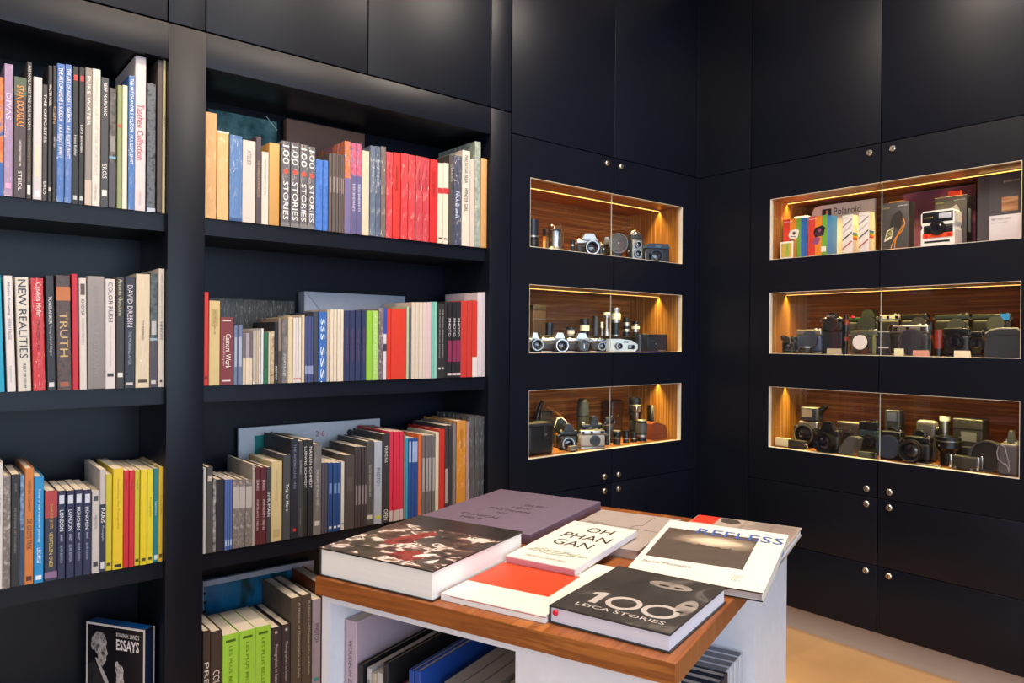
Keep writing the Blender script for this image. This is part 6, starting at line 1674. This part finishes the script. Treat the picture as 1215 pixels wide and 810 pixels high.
s2 = Slot('R', 2, 1049.5, 1067.5, 486.5, .13, s.h + .001)
s2 = Slot('R', 2, 1049.5, 1067.5, 486.5, .165)
t = s2.thing('viewfinder_tower', 'tall black finder tower behind the disc-capped camera', 'finder')
w, h = s2.w, s2.h
obj('tower', MB().box(-w / 2, 0, 0, w / 2, .05, h, .004), gloss('#1a1c24', .3), t)
obj('finder_lens', MB().lathe([(w * .3, 0), (w * .3, .012), (w * .2, .012), (0, .008)], (w * .05, 0, h * .55), 'y', 24), blackm(), t)
obj('window', MB().box(-w * .3, -.001, h * .76, w * .3, .001, h * .95), gloss('#39405a', .08, 1), t)
s = Slot('R', 2, 1073, 1103, 517.5, .085)
camera(s, 'black camera with large ringed lens and grey rounded finder', top='black', lens=(-.14, .45, .42), L=.04, ring='#8a847c', d=.045)
s = Slot('R', 2, 1086, 1110, 498, .145)
t = s.thing('prism_finder', 'rounded grey finder with round black eyepiece, above the ringed lens', 'finder')
w, h = s.w, s.h
obj('housing', MB().box(-w / 2, 0, 0, w / 2, .045, h * .99, .02, 4), gloss('#4a4646', .4), t)
obj('eyecup', MB().lathe([(h * .16, 0), (h * .16, .01), (h * .11, .014), (0, .01)], (-w * .22, 0, h * .62), 'y', 26), blackm(), t)
obj('eyecup', MB().lathe([(h * .12, 0), (h * .12, .01), (0, .01)], (w / 2, .02, h * .75), 'x', 22), blackm(), t)
s = Slot('R', 2, 1111.5, 1126, 494, .2)
lens_up(s, 'tall shiny silver lens tube behind the black lenses', [(.1, 1, 'c'), (.04, .9, 'k'), (.16, .98, 'c'), (.6, .86, 'c'), (.1, .92, 'w')])
s = Slot('R', 2, 1104, 1136, 519, .075)
s.w = s.wf
t = s.thing('camera_lens', 'broad black lens standing on end right of the ringed camera', 'lens')
w, h = s.w, s.h
obj('barrel', MB().lathe([(0, 0), (w * .3, 0), (w * .3, h * .45), (w * .4, h * .55), (w * .48, h * .62), (w * .48, h * .8), (w * .5, h * .82), (w * .5, h), (w * .44, h), (w * .42, h * .92), (0, h * .9)], (0, w / 2, 0), 'z', 32), blackm(), t)
obj('rim', MB().lathe([(w * .505, h * .84), (w * .51, h * .86), (w * .505, h * .88)], (0, w / 2, 0), 'z', 32), metal('#8a8886', .3), t)
obj('index_dot', MB().lathe([(.003, 0), (.002, .002), (0, .0025)], (-w * .2, w / 2 - w * .47, h * .7), 'y', 10), chrome(), t)
s = Slot('R', 2, 1087, 1116, 546.5, .032)
t = s.thing('tool_bar', 'thin silver bar lying along the front edge', 'accessory')
obj('bar', MB().box(-s.w / 2, 0, 0, s.w / 2, .012, .007, .0015), metal('#a8a49c', .35), t)
obj('end_knob', MB().lathe([(.004, 0), (.004, .004), (0, .005)], (s.w * .44, .0, .004), 'y', 12).lathe([(.005, 0), (.005, .004), (0, .005)], (-s.w * .42, .0, .005), 'y', 12), chrome(), t)
s = Slot('R', 2, 1130, 1166, 497, .172)
t = s.thing('camera_bag', 'large black box with grey label at the back right', 'case')
obj('body', MB().box(-s.w / 2, 0, 0, s.w / 2, .08, s.h, .006), lea('#14161c'), t)
obj('grey_label', MB().box(-s.w * .2, -.001, s.h * .52, s.w * .3, .001, s.h * .72), paper('#5a5c62', .4), t)
obj('lid_seam', MB().box(-s.w / 2, -.0006, s.h * .78, s.w / 2, .001, s.h * .8), blackm(), t)
s = Slot('R', 2, 1138, 1156, 531, .085)
s.w = s.wf
t = s.thing('camera_lens', 'low black lens with silver band behind the chrome-cornered box', 'lens')
w, h = s.w, s.h
obj('barrel', MB().lathe([(0, 0), (w * .44, 0), (w * .44, h * .5), (w * .5, h * .6), (w * .5, h), (w * .42, h), (0, h * .94)], (0, w / 2, 0), 'z', 32), blackm(), t)
obj('chrome_ring', MB().lathe([(w * .46, h * .34), (w * .47, h * .38), (w * .47, h * .48), (w * .46, h * .52)], (0, w / 2, 0), 'z', 32), chrome(), t)
s = Slot('R', 2, 1127.5, 1160, 541, .038)
t = s.thing('chrome_cornered_box', 'small black box with bright chrome corner posts', 'box')
w, h = s.w, s.h
obj('body', MB().box(-w * .47, .003, h * .06, w * .47, .045, h * .94, .002), lea('#26241f'), t)
for x in (-.5, .5):
    for y in (0, .042):
        obj('corner_post', MB().box(x * w - .004, y, 0, x * w + .004, y + .007, h, .0015), metal('#dcdad6', .18), t)
obj('clasp', MB().lathe([(.004, 0), (.004, .004), (0, .004)], (w * .28, .003, h * .12), 'y', 12).lathe([(.005, 0), (.005, .004), (0, .004)], (-w * .32, .003, h * .14), 'y', 12), chrome(), t)
s = Slot('R', 2, 1161.5, 1186, 522, .10)
t = s.thing('large_lens', 'huge black lens lying with its dark disc to the front', 'lens')
r = s.h * .5
obj('barrel', MB().lathe([(0, -.035), (r * .9, -.035), (r * .9, 0), (r, 0), (r, .02), (r * .93, .024), (r * .88, .018), (0, .02)], (0, 0, r), 'y', 40), gloss('#17171a', .35), t)
obj('rim', MB().ring((0, -.02, r), r * .99, r * .1, .007, 'y', 40), gloss('#3a3a3d', .3), t)
s = Slot('R', 2, 1183, 1208, 527, .04)
t = s.thing('leather_case', 'grey curved-flap leather case standing in for a glass reflection, right end', 'case')  # added case in place of a pale reflection in the glass
w, h = s.w, s.h
obj('body', MB().box(-w / 2, 0, 0, w / 2, .05, h, .012, 3), leather('#4c4850', .4), t)
cv = [(-w * .42, h * .9), (-w * .5, h * .7), (-w * .44, h * .5), (-w * .2, h * .38), (w * .02, h * .3), (w * .1, h * .12)]
obj('flap_edge', MB().tube([(x, -.002, z) for x, z in cv], .002, 7).tube([(-w * .3, -.002, h * .96), (-w * .1, -.002, h * .9), (0, -.002, h * .62), (w * .08, -.002, h * .46), (w * .12, -.002, h * .2)], .002, 7), leather('#8a8288'), t)
obj('snap', MB().lathe([(.0045, 0), (.004, .002), (0, .003)], (-w * .1, -.001, h * .36), 'y', 14), chrome(), t)
s = Slot('R', 2, 1190, 1208, 511, .16)
camera(s, 'blue-grey camera behind the curved-flap leather case, same reflection stand-in', body='#3a4050', top='#4c5464', lens=None, hump=(-.2, .2), d=.04)  # added with the case to fill the same reflected area

# ------------------------------------------------------------------ light
def area(name, loc, rot, sx, sy, power, col, shape='RECTANGLE'):
    l = bpy.data.lights.new(name, 'AREA')
    l.shape = shape; l.size = sx
    if shape in ('RECTANGLE', 'ELLIPSE'): l.size_y = sy
    l.energy = power; l.color = col
    o = bpy.data.objects.new(name, l); COL.objects.link(o)
    o.location = loc; o.rotation_euler = rot
    return o
def spot(name, loc, target, power, col, angle=60, blend=.6, size=.05):
    l = bpy.data.lights.new(name, 'SPOT')
    l.energy = power; l.color = col; l.spot_size = math.radians(angle); l.spot_blend = blend; l.shadow_soft_size = size
    o = bpy.data.objects.new(name, l); COL.objects.link(o)
    o.location = loc
    o.rotation_euler = (Vector(target) - Vector(loc)).to_track_quat('-Z', 'Y').to_euler()
    return o
# daylight through the shop window behind the camera
area('window_daylight', (-3.05, -5.95, 1.6), (math.radians(90), 0, 0), 4.9, 2.1, 205, (.57, .77, 1.0))
# added fill for the table front, set at the added side opening
area('side_fill', (-6.42, -4.0, 1.5), (math.radians(90), 0, math.radians(-90)), 2.6, 1.9, 58, (.95, .95, 1.0))
# warm ceiling spots over the bookshelves
for x, p in ((-3.2, 13), (-2.3, 16), (-1.5, 13)):
    spot('ceiling_spot', (x, -1.5, 2.92), (x + .1, 0, 1.5), p, (1, .84, .66), 75, .8, .06)
# wall washer grazing the cupboards over the bookshelves
ww = area('wall_washer', (-2.5, -.75, 3.05), (math.radians(28), 0, 0), 2.6, .12, 48, (1, .76, .52))
# soft ceiling panel above the table
area('ceiling_panel', (-2.6, -1.9, 3.06), (0, 0, 0), 1.0, 1.0, 8, (1, .95, .9))
for x, y, p in ((-1.75, -1.9, 40), (-.85, -1.15, 30), (-1.35, -.95, 3)):
    area('ceiling_lamp', (x, y, 3.07), (0, 0, 0), .5, .5, p, (1, .87, .74), 'DISK')
w = bpy.data.worlds.new('world'); scene.world = w; w.use_nodes = True
bg = w.node_tree.nodes['Background']
bg.inputs['Color'].default_value = (.75, .86, 1, 1); bg.inputs['Strength'].default_value = .6

vs = scene.view_settings
vs.view_transform = 'Standard'; vs.look = 'None'; vs.gamma = 1; vs.use_curve_mapping = False
vs.exposure = -0.1
scene.cycles.use_denoising = True
scene.cycles.max_bounces = 10
scene.cycles.transparent_max_bounces = 24
scene.cycles.caustics_reflective = False
scene.cycles.caustics_refractive = False
scene.cycles.sample_clamp_indirect = 4
